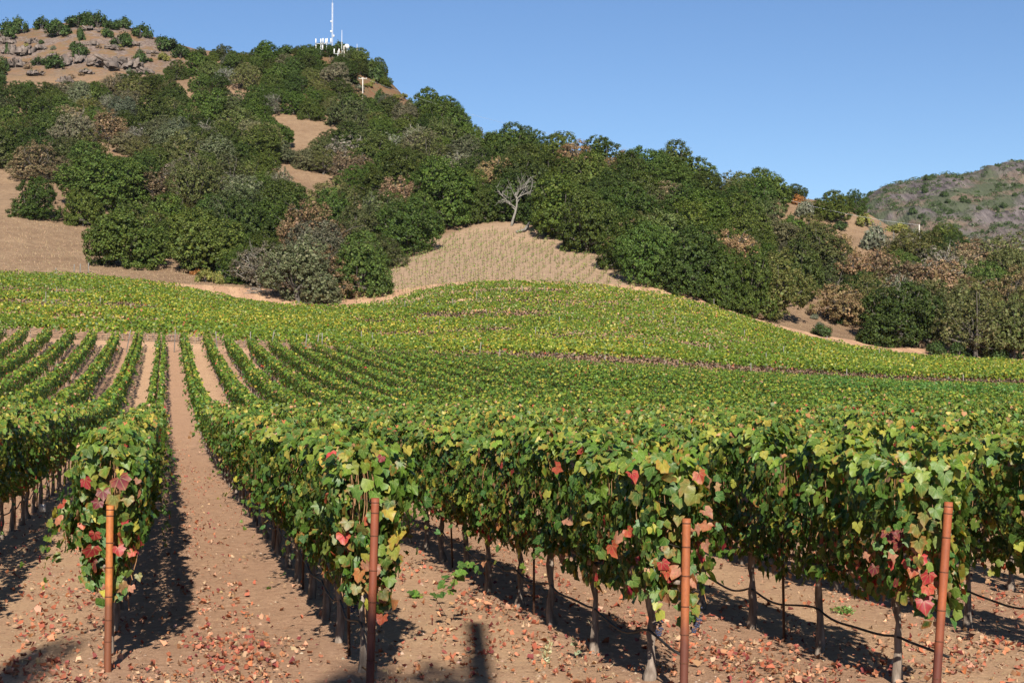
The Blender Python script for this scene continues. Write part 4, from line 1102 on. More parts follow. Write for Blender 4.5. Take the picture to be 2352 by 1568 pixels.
def tree(kind, u, v, wpx, hpx, label=None, sink=.3, loc=None):
    p_ = loc or hit(u, v)
    if p_ is None: return None
    x, y, z = p_
    y2 = y + .35*wpx/F*y*0; i = int(tg.integers(0, len(PROTO[kind])))
    w = wpx/F*y; hh = hpx/F*y
    e = empty({'evergreen': 'evergreen_oak', 'olive': 'oak_tree', 'greygreen': 'oak_tree'}.get(kind, 'deciduous_oak'), (x, y2, z - sink), tg.uniform(0, 6.28), (w/10.0, w/10.0, hh/PH[i % 4]))
    zn = zone(u, v); tag(e, label or LABEL[kind].replace(' on the wooded hillside', zn), 'tree', GRP[kind].replace(' of the hillside', zn))
    t_, c_ = PROTO[kind][i]
    obj('trunk', t_, e); b_ = tg.uniform(.80, 1.50); obj('crown', c_, e).color = (b_*tg.uniform(.90, 1.22), b_, b_*tg.uniform(.85, 1.15), 1)
    NT[kind] = NT.get(kind, 0) + 1
    placed.append((u, v, wpx, hpx))
    return e
KEY = [
 ('evergreen', 70, 502, 140, 100, 'lone round evergreen oak standing on the dry grass slope'),
 ('tan', 76, 415, 135, 98, 'spreading tan-leaved oak above the lone round oak on the grass'),
 ('evergreen', 285, 612, 205, 150, 'large dark oak spreading over the upper edge of the grass slope'),
 ('evergreen', 470, 625, 215, 148, None),
 ('greygreen', 688, 696, 190, 160, 'big grey-green oak standing in the dip behind the vine rows'),
 ('evergreen', 832, 682, 160, 155, 'dark dense oak at the bare knoll beside the grey-green oak'),
 ('evergreen', 930, 590, 175, 138, 'dark oak shading the upper side of the young planting'),
 ('evergreen', 560, 650, 120, 90, None), ('evergreen', 390, 560, 160, 120, None), ('evergreen', 250, 480, 230, 130, None), ('evergreen', 190, 520, 110, 90, None),
 ('evergreen', 900, 480, 170, 135, None), ('evergreen', 1020, 522, 190, 165, None), ('evergreen', 1100, 512, 90, 110, None), ('evergreen', 960, 545, 120, 110, None),
 ('evergreen', 1290, 552, 175, 160, 'tall dark oak beside the pale bare tree above the knoll'), ('evergreen', 1350, 580, 170, 150, None), ('evergreen', 1440, 620, 160, 140, None),
 ('evergreen', 1500, 655, 170, 150, None), ('evergreen', 1585, 680, 190, 165, None), ('evergreen', 1655, 706, 130, 140, None), ('evergreen', 1720, 725, 130, 165, None),
 ('olive', 1780, 735, 190, 170, None), ('evergreen', 1830, 690, 150, 140, None), ('tan', 1935, 745, 150, 95, None), ('evergreen', 2060, 795, 210, 150, 'broad dark oak standing over the dry grass clearing'),
 ('tan', 2040, 705, 190, 120, None), ('tan', 2150, 720, 200, 125, None), ('olive', 2240, 820, 190, 180, None), ('tan', 2320, 760, 180, 150, None), ('olive', 2330, 825, 170, 150, None),
 ('tan', 1530, 500, 150, 88, 'grey-tan mossy oak crown rising out of the dark evergreen oaks'), ('lichen', 800, 385, 130, 75, None), ('lichen', 640, 450, 80, 70, None),
 ('tan', 710, 500, 80, 55, None), ('lichen', 850, 560, 60, 120, None), ('evergreen', 690, 560, 150, 120, None), ('evergreen', 770, 560, 140, 130, None),
 ('evergreen', 2170, 570, 90, 60, None), ('evergreen', 2325, 570, 48, 46, None), ('evergreen', 1905, 505, 110, 70, None), ('evergreen', 1822, 465, 66, 44, None), ('evergreen', 1965, 492, 60, 60, None),
 ('evergreen', 995, 252, 74, 34, None), ('evergreen', 870, 178, 50, 48, None), ('lichen', 945, 205, 36, 32, None),
]
for k in KEY: tree(*k[:5], label=k[5])
# the bare places that stay open
BARE = [KNOLL, [(0, 372), (60, 398), (135, 440), (168, 500), (200, 570), (330, 612), (450, 645), (610, 690), (0, 690)],
        [(655, 265), (752, 288), (735, 318), (690, 348), (658, 340)], [(430, 240), (535, 262), (490, 282)], [(1788, 462), (1880, 482), (1830, 516), (1785, 508)],
        [(1890, 512), (2000, 500), (2085, 548), (2060, 585), (1940, 566)], [(1655, 668), (1760, 700), (1850, 660), (1990, 770), (1830, 760)], [(2080, 800), (2200, 780), (2300, 812)],
        [(800, 190), (900, 172), (1000, 232), (850, 226)], [(0, 70), (110, 55), (330, 100), (410, 150), (330, 175), (0, 190)], [(765, 690), (880, 640), (920, 660), (830, 690)], [(690, 395), (730, 395), (715, 435)]]
EU = [0, 200, 400, 620, 760, 900, 1000, 1100, 1205, 1350, 1540, 1650, 1750, 1850, 2000, 2200, 2352]
EV = [400, 500, 610, 690, 690, 600, 545, 515, 512, 572, 672, 706, 735, 740, 790, 815, 825]
def clear(u, v, w, h):
    for du, dv in ((0, 0), (0, -.5), (-.36, -.35), (.36, -.35), (0, -.85)):
        uu_, vv_ = np.array([u + du*w]), np.array([v + dv*h])
        if any(inpoly(uu_, vv_, b)[0] for b in BARE): return False
    return True
tries = 0; cand = []
while len(cand) < 250 and tries < 14000:
    tries += 1
    u = tg.uniform(-60, 2420); vr = np.interp(u, RU, RV); ve = np.interp(u, EU, EV)
    v = vr + 3 + (ve - vr - 3)*tg.random()**.9
    if u < 480 and v < 190: continue
    dens = max(.55, 1 - (ve - v)/900)
    if any(abs(u - a)/44 < 1 and ((u - a)/44)**2 + ((v - b)/(25*dens))**2 < 1 for a, b in cand): continue
    if any(((u - a)/(w*.30))**2 + ((v - b)/26)**2 < 1 for a, b, w, h in placed[:len(KEY)]): continue
    p_ = hit(u, v)
    if p_ is None: continue
    s = F/p_[1]; w = tg.uniform(9.5, 15.5)*s*(1 - .25*(v < 270)); h = w*tg.uniform(.60, .82)
    if not clear(u, v, w, h): continue
    cand.append((u, v))
    n1 = fbm(np.array([u/260.0]), np.array([v/150.0 + 40]), 3)[0] + .10*tg.standard_normal()
    if u > 1980: kd = tg.choice(['olive', 'tan', 'evergreen', 'lichen'], p=[.42, .28, .22, .08])
    elif v < 270 and u < 1000: kd = tg.choice(['evergreen', 'olive', 'greygreen', 'lichen'], p=[.5, .25, .12, .13])
    elif n1 > .17: kd = tg.choice(['olive', 'greygreen', 'lichen', 'tan'], p=[.45, .25, .22, .08])
    elif n1 > .08: kd = tg.choice(['evergreen', 'olive', 'greygreen'], p=[.68, .22, .10])
    else: kd = tg.choice(['evergreen', 'olive', 'tan'], p=[.86, .10, .04])
    tree(kd, u, v, w, h)
n0 = 0
for _ in range(3000):                                # the thick wood high up the slope
    u = tg.uniform(-40, 1010); v = np.interp(u, RU, RV) + tg.uniform(30, 260)
    if (v < 168 and u < 450) or n0 >= 78: continue
    if any(((u - a)/38)**2 + ((v - b)/17)**2 < 1 for a, b, w, h in placed): continue
    p_ = hit(u, v)
    if p_ is None: continue
    w = tg.uniform(8, 12.5)*F/p_[1]; h = w*tg.uniform(.6, .8)
    if not clear(u, v, w*.7, h*.8): continue
    tree(tg.choice(['evergreen', 'olive', 'greygreen', 'lichen'], p=[.58, .22, .12, .08]), u, v, w, h); n0 += 1
# along the skyline
for u in np.concatenate([np.arange(420, 900, 38), np.arange(1040, 1800, 34), np.arange(2090, 2400, 46)]):
    u = u + tg.uniform(-12, 12); v = np.interp(u, RU, RV) + tg.uniform(4, 12)
    w = tg.uniform(34, 58); tree(tg.choice(['evergreen', 'olive', 'greygreen'], p=[.62, .25, .13]), u, v, w, w*tg.uniform(.6, .9))
print('trees', NT, sum(NT.values()))

HAZE = 0.00002
# ------------------------------------------------------------------ shrubs
def shrub_mesh(seed, cols, n=1500):
    g = np.random.default_rng(seed); nc = 26; A = Acc()
    v = g.standard_normal((nc, 3)); v[:, 2] = np.abs(v[:, 2]); v /= np.linalg.norm(v, axis=1)[:, None]
    cen = v*np.array([.75, .75, .62])*g.uniform(.5, 1.0, (nc, 1)) + (0, 0, .18); k = g.integers(0, nc, n)
    d = g.standard_normal((n, 3)); d /= np.linalg.norm(d, axis=1)[:, None]; d += .4*v[k]
    P = cen[k] + d*.26*(g.random(n)**.5)[:, None]; P[:, 2] = np.abs(P[:, 2])
    cl = 1 + .2*g.standard_normal(nc)
    put_leaves(A, P, frames(d + .5*g.standard_normal((n, 3)) + (0, 0, .3), g.standard_normal((n, 3))), g.uniform(.09, .17, n),
               np.column_stack([np.clip(pick(cols, n, g, .15)*np.clip(cl[k], .6, 1.5)[:, None], .004, 1), np.zeros(n)]), LEAF1, g)
    return A.mesh('foliage', M['oak_leaf'])
def stems_mesh(seed):
    g = np.random.default_rng(seed); A = Acc()
    for _ in range(7):
        a = g.uniform(0, 6.28); r = g.uniform(.2, .6); V_, f = tube([(0, 0, -.1), (.4*r*math.cos(a), .4*r*math.sin(a), .25), (r*math.cos(a), r*math.sin(a), .6)], [.05, .035, .015], 4, False); A.add(V_, f)
    return A.mesh('stems', M['oak_bark'])
SHC = {'green': np.array([(.040, .068, .016), (.052, .084, .019), (.033, .056, .015)]), 'yellow': np.array([(.17, .17, .04), (.13, .145, .035), (.20, .18, .05)]),
       'brown': np.array([(.20, .13, .075), (.24, .17, .11), (.15, .11, .065)]), 'grey': np.array([(.15, .155, .11), (.11, .12, .075)]), 'orange': np.array([(.34, .15, .045), (.26, .12, .04)])}
SHM = {k: [shrub_mesh(1500 + 7*i + 50*j, c) for i in range(3)] for j, (k, c) in enumerate(SHC.items())}
STM = [stems_mesh(1600 + i) for i in range(3)]
sg = np.random.default_rng(88)
SLAB = {'green': 'rounded dark green shrub', 'yellow': 'low yellow-green shrub', 'brown': 'dry brown shrub', 'grey': 'grey leafless-looking shrub', 'orange': 'orange-brown dry bush'}
def shrub(kind, u, v, wpx, hpx, where, loc=None, sc3=None, label=None):
    p_ = loc if loc is not None else hit(u, v)
    if p_ is None: return
    s = p_[1]/F; w = wpx*s/1.9; hh = hpx*s/.95
    e = empty('shrub', (p_[0], p_[1], p_[2] - .05*hh), sg.uniform(0, 6.28), (w, w, hh))
    tag(e, label or (SLAB[kind] + ' ' + where), 'shrub', kind + ' shrubs ' + where)
    obj('stems', STM[int(sg.integers(0, 3))], e); obj('foliage', SHM[kind][int(sg.integers(0, 3))], e)
WH = 'on the rocky summit'
for (u, v, w, h) in ((10, 85, 60, 45), (45, 72, 50, 40), (95, 62, 46, 32), (135, 78, 80, 36), (130, 60, 40, 24), (180, 56, 70, 30), (225, 58, 50, 40), (200, 45, 60, 26), (255, 62, 44, 24), (285, 60, 44, 30), (325, 82, 54, 34),
                     (245, 80, 34, 22), (280, 102, 60, 34), (185, 88, 26, 34), (88, 145, 40, 22), (130, 152, 56, 34), (185, 125, 44, 34), (322, 140, 34, 36), (385, 112, 70, 36), (18, 118, 20, 24), (8, 160, 30, 40), (5, 185, 24, 30),
                     (370, 95, 40, 18), (170, 110, 30, 22), (415, 130, 50, 34), (355, 60, 30, 20), (310, 52, 34, 22)):
    shrub('green', u, v + 6, w, h, WH)
for (u, v, w, h) in ((60, 120, 26, 20), (165, 44, 40, 18), (375, 140, 34, 22)): shrub('yellow', u, v, w, h, WH)
for _ in range(50):
    u = sg.uniform(0, 440); v = np.interp(u, RU, RV) + sg.uniform(6, 125)
    shrub(sg.choice(['brown', 'green', 'grey', 'yellow'], p=[.45, .2, .2, .15]), u, v, sg.uniform(10, 24), sg.uniform(6, 14), WH)
WH = 'on the slope below the masts'
for _ in range(80):
    u = sg.uniform(610, 1030); v = np.interp(u, RU, RV) + sg.uniform(8, 110)
    shrub(sg.choice(['brown', 'green', 'grey', 'yellow', 'orange'], p=[.36, .16, .14, .26, .08]), u, v, sg.uniform(12, 30), sg.uniform(7, 15), WH)
for (u, v, w, h) in ((872, 232, 34, 36), (845, 245, 36, 26), (862, 180, 48, 46), (700, 130, 60, 28), (660, 118, 46, 22), (740, 112, 50, 20), (780, 110, 40, 22), (810, 122, 44, 22), (835, 142, 40, 24), (775, 150, 50, 26), (720, 160, 60, 30), (640, 135, 50, 30), (815, 155, 40, 18), (700, 185, 50, 28)):
    shrub('green', u, v + 6, w, h, WH)
WH = 'at the foot of the wood'
shrub('orange', 452, 632, 36, 16, WH); shrub('yellow', 470, 648, 46, 34, WH); shrub('yellow', 500, 652, 36, 30, WH); shrub('green', 520, 650, 60, 50, WH); shrub('brown', 430, 628, 30, 14, WH)
WH = 'on the dry clearing'
for (u, v, w, h, k) in ((1885, 772, 60, 30, 'green'), (2010, 792, 60, 30, 'green'), (2080, 795, 50, 36, 'green'), (1780, 505, 40, 50, 'brown'), (1835, 470, 40, 22, 'orange'), (1850, 500, 50, 40, 'grey'), (1820, 525, 36, 34, 'green'),
                        (2010, 575, 70, 60, 'grey'), (2140, 560, 50, 30, 'green'), (1930, 530, 40, 24, 'green'), (1985, 520, 50, 30, 'yellow'), (2060, 535, 60, 24, 'yellow'), (2150, 815, 60, 34, 'green'), (2200, 818, 50, 40, 'green'), (2290, 825, 60, 30, 'green')):
    shrub(k, u, v, w, h, WH)
for _ in range(18):
    u = sg.uniform(1650, 2352); v = np.interp(u, EU, EV) - sg.uniform(-2, 30)
    shrub(sg.choice(['green', 'brown', 'grey', 'yellow'], p=[.4, .3, .15, .15]), u, v, sg.uniform(14, 36), sg.uniform(8, 20), WH)
WH = 'under the oaks'
for _ in range(22):
    u = sg.uniform(160, 1650); v = np.interp(u, EU, EV) - sg.uniform(2, 60)
    if not inpoly(np.array([u]), np.array([v]), KNOLL)[0] and not (u < 300 and v > 480): shrub(sg.choice(['green', 'brown', 'grey'], p=[.6, .2, .2]), u, v, sg.uniform(18, 44), sg.uniform(10, 26), WH)

# tall dry grass along the edges of the bare slopes
A = Acc(); gg = np.random.default_rng(17); n = 15000
uq = gg.uniform(0, 2352, n); vq = np.interp(uq, EU, EV) + gg.uniform(-26, 40, n)*gg.random(n)
lf = gg.random(n) < .45; uq[lf] = gg.uniform(0, 640, lf.sum()); vq[lf] = gg.uniform(400, 690, lf.sum())
yy_ = gg.uniform(238, 330, n); uu_ = uq
xx_ = (uu_ - W/2)/F*yy_; zz_ = hgt(xx_, yy_); up_, vp_ = project(xx_, yy_, zz_)
ok = (yy_ > ytop(uu_) + 1.0) & (((uu_ < 640) & (vp_ > np.interp(uu_, EU, EV) - 10)) | (gg.random(n) < .35)) & ~inpoly(up_, vp_, KNOLL)
xx_, yy_, zz_ = xx_[ok], yy_[ok], zz_[ok]; n = len(xx_)
wv = gg.uniform(.03, .07, n); hv = gg.uniform(.12, .42, n); lx = .15*gg.standard_normal(n)
Pg = np.stack([np.column_stack([xx_ - wv, yy_, zz_ - .05]), np.column_stack([xx_ + wv, yy_ + .05, zz_ - .05]), np.column_stack([xx_ + lx, yy_ + .1*gg.standard_normal(n), zz_ + hv])], 1).reshape(-1, 3)
cg = np.repeat(np.column_stack([pick(np.array([(.25, .175, .11), (.31, .225, .14), (.20, .14, .085)]), n, gg), np.zeros(n)]), 3, 0)
tag(obj('dry_grass', npmesh('dry_grass', Pg, np.arange(3*n).reshape(-1, 3), M['litter'], colors=cg)), 'tall dry tan grass on the open slopes', 'grass', kind='stuff')

# ------------------------------------------------------------------ rocks on the summit
def rock_mesh(seed):
    """a stand of split, steep-sided blocks"""
    g = np.random.default_rng(seed); A = Acc()
    for _ in range(26):
        a = g.uniform(0, 6.28); d = g.random()**.7; x, y = math.cos(a)*d, math.sin(a)*d*.8
        w = g.uniform(.14, .34); hh = (1 - .55*d*d)*g.uniform(.35, 1.0); n = 7
        th = np.sort(g.uniform(0, 6.28, n)); tilt = .34*g.standard_normal(2) + .2
        V_ = []
        for zf, rf in ((-.35, 1.15), (.35, 1.05), (.75, .92), (1.0, .55)):
            rr = w*rf*g.uniform(.75, 1.2, n)
            V_ += [(x + rr[i]*math.cos(th[i]) + tilt[0]*zf*hh, y + rr[i]*math.sin(th[i]) + tilt[1]*zf*hh, zf*hh + .05*g.standard_normal()) for i in range(n)]
        V_ = np.array(V_); i = np.arange(3)[:, None]*n; j = np.arange(n)[None]
        A.add(V_, [np.stack([i + j, i + (j+1) % n, i + n + (j+1) % n, i + n + j], -1).reshape(-1, 4), np.array([3*n + np.arange(n)])])
    return A.mesh('rock_outcrop', M['rock'])
RKM = [rock_mesh(2000 + i) for i in range(6)]
def rock(u, v, w, h):
    p_ = hit(u, v)
    if p_ is None: return
    s = p_[1]/F
    o = obj('rock_outcrop', RKM[int(sg.integers(0, 6))], None, (p_[0], p_[1], p_[2]), (sg.uniform(-.15, .15), sg.uniform(-.15, .15), sg.uniform(0, 6.28)), (w*s/2.5, w*s/2.5, h*s/1.7))
    tag(o, 'weathered grey-brown rock outcrop among summit shrubs', 'rock', 'rock outcrops on the summit')
for (u, v, w, h) in ((265, 150, 110, 46), (225, 148, 60, 36), (300, 152, 70, 36), (180, 140, 46, 36), (150, 145, 60, 40), (55, 120, 60, 40), (25, 118, 50, 36), (95, 110, 36, 22), (40, 150, 60, 28), (120, 130, 40, 22), (215, 100, 36, 18), (260, 110, 46, 18), (150, 185, 50, 24), (330, 165, 60, 20), (15, 95, 50, 26), (70, 95, 40, 20),
                     (205, 65, 40, 18), (235, 70, 34, 16), (310, 100, 40, 14), (350, 120, 34, 12), (290, 178, 50, 16), (80, 170, 50, 20), (200, 165, 44, 16)):
    rock(u, v + 4, w, h)

# ------------------------------------------------------------------ bare and dead trees
def bare_tree(u, v, hpx, seed, label, wid=.55, r0=.035, name='bare_tree', twigs=True):
    p_ = hit(u, v)
    if p_ is None: return
    hh = hpx*p_[1]/F; g = np.random.default_rng(seed); e = empty(name, (p_[0], p_[1], p_[2] - .2)); tag(e, label, 'tree')
    T_ = Acc(); B = Acc()
    t = np.linspace(0, 1, 8); tr = np.column_stack([.05*hh*np.sin(4*t + seed), 0*t, hh*.62*t])
    V_, f = tube(tr, hh*r0*(1 - .55*t), 7); T_.add(V_, f)
    def branch(s, d, ln, r, dep):
        tq = np.linspace(0, 1, 5)[:, None]; bend = g.standard_normal(3)*.25
        Pq = s + d*ln*tq + bend*ln*tq**2*.6; V_, f = tube(Pq, r*(1 - .6*tq[:, 0]), 5, False); B.add(V_, f)
        if dep > 0:
            for _ in range(3 if dep > 1 else 4):
                q = g.uniform(.35, 1.0); nd = d + .75*g.standard_normal(3) + np.array([0, 0, .25]); nd /= np.linalg.norm(nd)
                branch(s + d*ln*q + bend*ln*q*q*.6, nd, ln*g.uniform(.45, .7), r*.55, dep - 1)
    for i in range(9):
        q = g.uniform(.35, 1.0); a = g.uniform(0, 6.28); d = np.array([math.cos(a)*wid*1.6, math.sin(a)*wid, g.uniform(.45, 1.2)]); d /= np.linalg.norm(d)
        branch(np.array([np.interp(q, t, tr[:, 0]), 0, hh*.62*q]), d, hh*g.uniform(.28, .42), hh*r0*.45, 2 if twigs else 0)
    obj('trunk', T_.mesh('trunk', M['pale_bark'], True), e); obj('branches', B.mesh('branches', M['pale_bark'], True), e)
bare_tree(1181, 519, 128, 5, 'pale grey bare tree standing at the top of the knoll', .6, .026)
bare_tree(298, 238, 54, 6, 'white dead snag standing above the dark oaks', .45, .03, 'dead_snag', False)
bare_tree(521, 264, 46, 7, 'thin white dead tree beside the small bare patch', .5, .028, 'dead_tree', False)
bare_tree(405, 400, 40, 9, 'pale dead trunk showing among the dark oaks', .4, .035, 'dead_tree', False)
bare_tree(950, 208, 36, 8, 'grey leafless tree leaning out of the ridge below the masts', .8, .03)
bare_tree(1818, 452, 48, 12, 'sparse leafless tree on the skyline above the bare patch', .6, .03)
# fallen wood
def log(name, pts, rad, label):
    P = np.array([hit(u, v) for u, v, _ in pts]); P[:, 2] += [q[2] for q in pts]
    V_, f = tube(P - P[0], rad, 7); o = obj(name, npmesh(name, V_, f, M['pale_bark'], smooth=True), None, P[0]); tag(o, label, 'log')
log('fallen_log', [(1186, 536, .3), (1205, 534, .5), (1213, 530, 1.2), (1216, 521, 1.0)], [.22, .28, .25, .12], 'pale bent fallen log on the grass at the knoll top')
log('fallen_log', [(640, 668, .3), (665, 668, .4), (690, 672, .5)], [.22, .2, .12], 'grey fallen log lying in the dip before the grey-green oak')
e = empty('brush_pile', hit(612, 676)); tag(e, 'heap of pale dead branches at the edge of the vine rows', 'brush pile'); A = Acc()
for _ in range(60):
    a = gg.uniform(0, 6.28); c_ = np.array([gg.uniform(-2.6, 2.6), gg.uniform(-1.2, 1.2), gg.uniform(.1, .9)]); d = np.array([math.cos(a), math.sin(a), gg.uniform(-.2, .4)])*gg.uniform(.6, 1.7)
    V_, f = tube([c_ - d, c_ + .15*gg.standard_normal(3), c_ + d], [.05, .04, .015], 4, False); A.add(V_, f)
obj('branches', A.mesh('branches', M['pale_bark']), e)

# ------------------------------------------------------------------ poles and masts
def pole(u, v, hpx, label, arm=True, r=.17):
    p_ = hit(u, v)
    if p_ is None: return None
    hh = hpx*p_[1]/F; e = empty('utility_pole', p_); tag(e, label, 'utility pole')
    V_, f = tube([(0, 0, -1), (0, 0, hh*.5), (0, 0, hh)], [r*1.1, r, r*.8], 8); obj('shaft', npmesh('shaft', V_, f, M['pole_wood'], smooth=True), e)
    if arm:
        V_, f = box(0, -.18, hh - .5, 2.6, .14, .16); ca = obj('crossarm', npmesh('crossarm', V_, f, M['pole_wood']), e)
        for x in (-1.15, -.4, .4, 1.15):
            V_, f = tube([(x, -.18, hh - .42), (x, -.18, hh - .12)], [.05, .07], 6); obj('insulator', npmesh('insulator', V_, f, M['white_metal']), ca)
    return (p_[0], p_[1] - .18, p_[2] + hh - .12)
P1 = pole(833, 234, 56, 'pale utility pole with crossarm on the slope below the masts')
P2 = pole(1519, 418, 66, 'pale utility pole with crossarm on the wooded skyline')
P3 = pole(2112, 566, 50, 'pale utility pole on the grass slope before the far mountain', False)
P4 = pole(790, 148, 42, 'white pole with equipment beside the tall mast', False, .25)
for (a, b, lab) in ((P1, P2, 'thin power line spanning from the slope pole to the skyline pole'), (P2, P3, 'thin power line spanning from the skyline pole to the grass slope pole')):
    if a and b:
        t = np.linspace(0, 1, 40)[:, None]; a_, b_ = np.array(a), np.array(b)
        Pq = a_*(1 - t) + b_*t; Pq[:, 2] -= 9*(t*(1 - t))[:, 0]*1.2
        V_, f = tube(Pq, .02, 4, False); tag(obj('power_line', npmesh('power_line', V_, f, M['galv'])), lab, 'power line')
def mast(u, vb, vt, side, label, lattice=True, dish=None):
    p_ = hit(u, vb) or hit(u, vb + 12)
    if p_ is None: return
    hh = (vb - vt)*p_[1]/F*1.02; e = empty('radio_mast', p_); tag(e, label, 'radio mast')
    if lattice:
        cs = [(math.cos(a)*side, math.sin(a)*side) for a in (0.3, 2.39, 4.49)]; A = Acc()
        nb = int(hh/1.6)
        for i in range(nb):
            z0, z1 = hh*i/nb, hh*(i + 1)/nb
            for k in range(3):
                a, b = cs[k], cs[(k+1) % 3]
                V_, f = tube([(*a, z0), (*b, z1)], .02, 3, False); A.add(V_, f)
                V_, f = tube([(*a, z1), (*b, z1)], .018, 3, False); A.add(V_, f)
        obj('lattice_bracing', A.mesh('lattice_bracing', M['galv']), e)
        for c_ in cs:
            V_, f = tube([(*c_, -1), (*c_, hh)], .045, 5); obj('leg', npmesh('leg', V_, f, M['white_metal']), e)
        V_, f = tube([(0, 0, hh), (0, 0, hh + 4.5)], [.05, .03], 5); obj('whip_antenna', npmesh('whip_antenna', V_, f, M['white_metal']), e)
    else:
        V_, f = tube([(0, 0, -1), (0, 0, hh*.6), (0, 0, hh)], [side, side*.8, side*.5], 7); obj('shaft', npmesh('shaft', V_, f, M['white_metal'], smooth=True), e)
    for (fz, dx, w, h_) in (dish or []):
        V_, f = box(dx, -.3, hh*fz, w, .3, h_); obj('antenna_panel', npmesh('antenna_panel', V_, f, M['white_metal']), e)
mast(763, 122, 8, .20, 'tall white lattice radio mast on the hilltop', True, [(.42, -.4, .5, .6), (.33, .5, .5, .7), (.62, -.4, .4, .5)])
mast(785, 138, 70, .11, 'mid-height white radio mast beside the tall lattice mast', False, [(.25, .4, .5, 1.6)])
mast(820, 124, 90, .09, 'short thin mast standing on the summit edge', False, [(.55, .1, .5, .6)])
def panels(u, vb, vt, offs, label):
    p_ = hit(u, vb)
    if p_ is None: return
    hh = (vb - vt)*p_[1]/F; e = empty('antenna_array', p_); tag(e, label, 'antenna')
    V_, f = tube([(0, 0, -1), (0, 0, hh)], .12, 7); obj('shaft', npmesh('shaft', V_, f, M['galv']), e)
    V_, f = box(0, 0, hh - 1.0, max(abs(q) for q in offs)*2 + .3, .15, .15); cb = obj('crossbar', npmesh('crossbar', V_, f, M['galv']), e)
    for q in offs:
        V_, f = box(q, -.25, hh - .2, .34, .2, 1.7); obj('antenna_panel', npmesh('antenna_panel', V_, f, M['white_metal']), cb)
panels(737, 128, 94, (-1.7, 0, 1.6), 'cluster of white antenna panels on a post, farthest from the tall mast')
panels(750, 128, 93, (-1.2, .2, 1.5), 'cluster of white antenna panels on a post close against the tall mast')
panels(735, 132, 108, (-1.4, .9), 'low pair of white antenna panels in front of the panel clusters')
panels(776, 145, 118, (-1.2, 0.4), 'low pair of white antenna panels below the mid-height mast')
p_ = hit(797, 138); hh = 30*p_[1]/F
e = empty('satellite_dish', p_); tag(e, 'round white dish antenna on a post beside the masts', 'dish antenna')
V_, f = tube([(0, 0, -1), (0, 0, hh)], .12, 7); obj('shaft', npmesh('shaft', V_, f, M['galv']), e)
V_, f = tube([(0, -.6, hh), (0, -.35, hh), (0, -.1, hh), (0, 0, hh)], [.85, .75, .45, .08], 18); obj('reflector', npmesh('reflector', V_, f, M['white_metal'], smooth=True), e)

# ------------------------------------------------------------------ the far mountain
MU = np.array([1500, 1850, 1930, 1975, 2050, 2120, 2200, 2280, 2352, 2700, 3300])
MV = np.array([600, 545, 490, 452, 409, 394, 378, 376, 366, 350, 420])
m_u = np.arange(1600, 3300, 4.0); m_y = np.linspace(620, 1400, 170)
rz_ = pchip(MU, np.array([zat(v, 1100) for v in MV]), m_u)
UU, YY = np.meshgrid(m_u, m_y, indexing='ij')
XX = (UU - W/2)/F*YY
prof = pchip([600, 700, 850, 960, 1020, 1100, 1250, 1500], [.0, .12, .42, .66, .84, 1.0, .75, .3], m_y)
ZZ = rz_[:, None]*prof[None] - 2
rock_ = np.abs(fbm(XX/30.0, YY/60.0 + 7, 4))
ledge = fbm(XX/70.0 + 3, ZZ/16.0, 4)
ZZ = ZZ + 17*fbm(XX/90.0, YY/120.0, 5)*sst(700, 900, YY) + 6*sst(.05, .12, ledge)*sst(820, 950, YY) - 9*rock_*sst(850, 950, YY)
ZZ = ZZ - 7*np.abs(fbm(XX/7.0 + 50, YY/40.0, 3))*sst(850, 950, YY)*sst(-.06, .10, ledge)
nU, nY = XX.shape
ii, jj = np.meshgrid(np.arange(nU - 1), np.arange(nY - 1), indexing='ij')
q = np.stack([ii*nY + jj, (ii+1)*nY + jj, (ii+1)*nY + jj + 1, ii*nY + jj + 1], -1).reshape(-1, 4)
def mountain_material():
    m, nt, out = newmat('far_mountain_slope'); n = N_(nt)
    gq = n.node('ShaderNodeNewGeometry'); P = gq.outputs['Position']
    st = n.node('ShaderNodeMapping', {'Vector': P, 'Scale': (0.252, 0.043, 0.033)}); colm = n.noise(st.outputs[0], 1.0, 5, .6)
    big = n.noise(P, .02, 5, .6); med = n.noise(P, .09, 5, .65)
    rk = n.mix(n.ramp(colm, [(.35, 0.0), (.65, 1.0)]), (0.063, 0.053, 0.055), (0.168, 0.142, 0.138))
    gr = n.mix(n.ramp(med, [(.4, 0.0), (.6, 1.0)]), (0.134, 0.099, 0.074), (0.185, 0.142, 0.104))
    gr = n.mix(n.ramp(n.noise(P, .045, 5, .65), [(.42, 0.0), (.52, .9)]), gr, (0.063, 0.079, 0.046))
    sp = n.node('ShaderNodeSeparateXYZ', {0: P})
    up = n.node('ShaderNodeMapRange', {0: sp.outputs[2], 1: 70.0, 2: 110.0, 3: 0.0, 4: 1.0}).outputs[0]
    c = n.mix(n.math('MULTIPLY', n.ramp(big, [(.42, 0.0), (.52, 1.0)]), up), gr, rk)
    b = n.node('ShaderNodeBump', {'Strength': 1.0, 'Distance': 4.0, 'Height': n.math('ADD', colm, n.math('MULTIPLY', med, .5))})
    p = n.node('ShaderNodeBsdfPrincipled', {'Base Color': c, 'Roughness': .97, 'Specular IOR Level': .05, 'Normal': b.outputs[0]})
    n.link(p.outputs[0], out.inputs[0]); return m
mo = obj('mountain', npmesh('mountain', np.stack([XX, YY, ZZ], -1).reshape(-1, 3), q, mountain_material(), smooth=True))
tag(mo, 'far rocky mountain with scattered green shrubs', 'mountain', kind='structure')
mg = np.random.default_rng(5151); cnt = 0
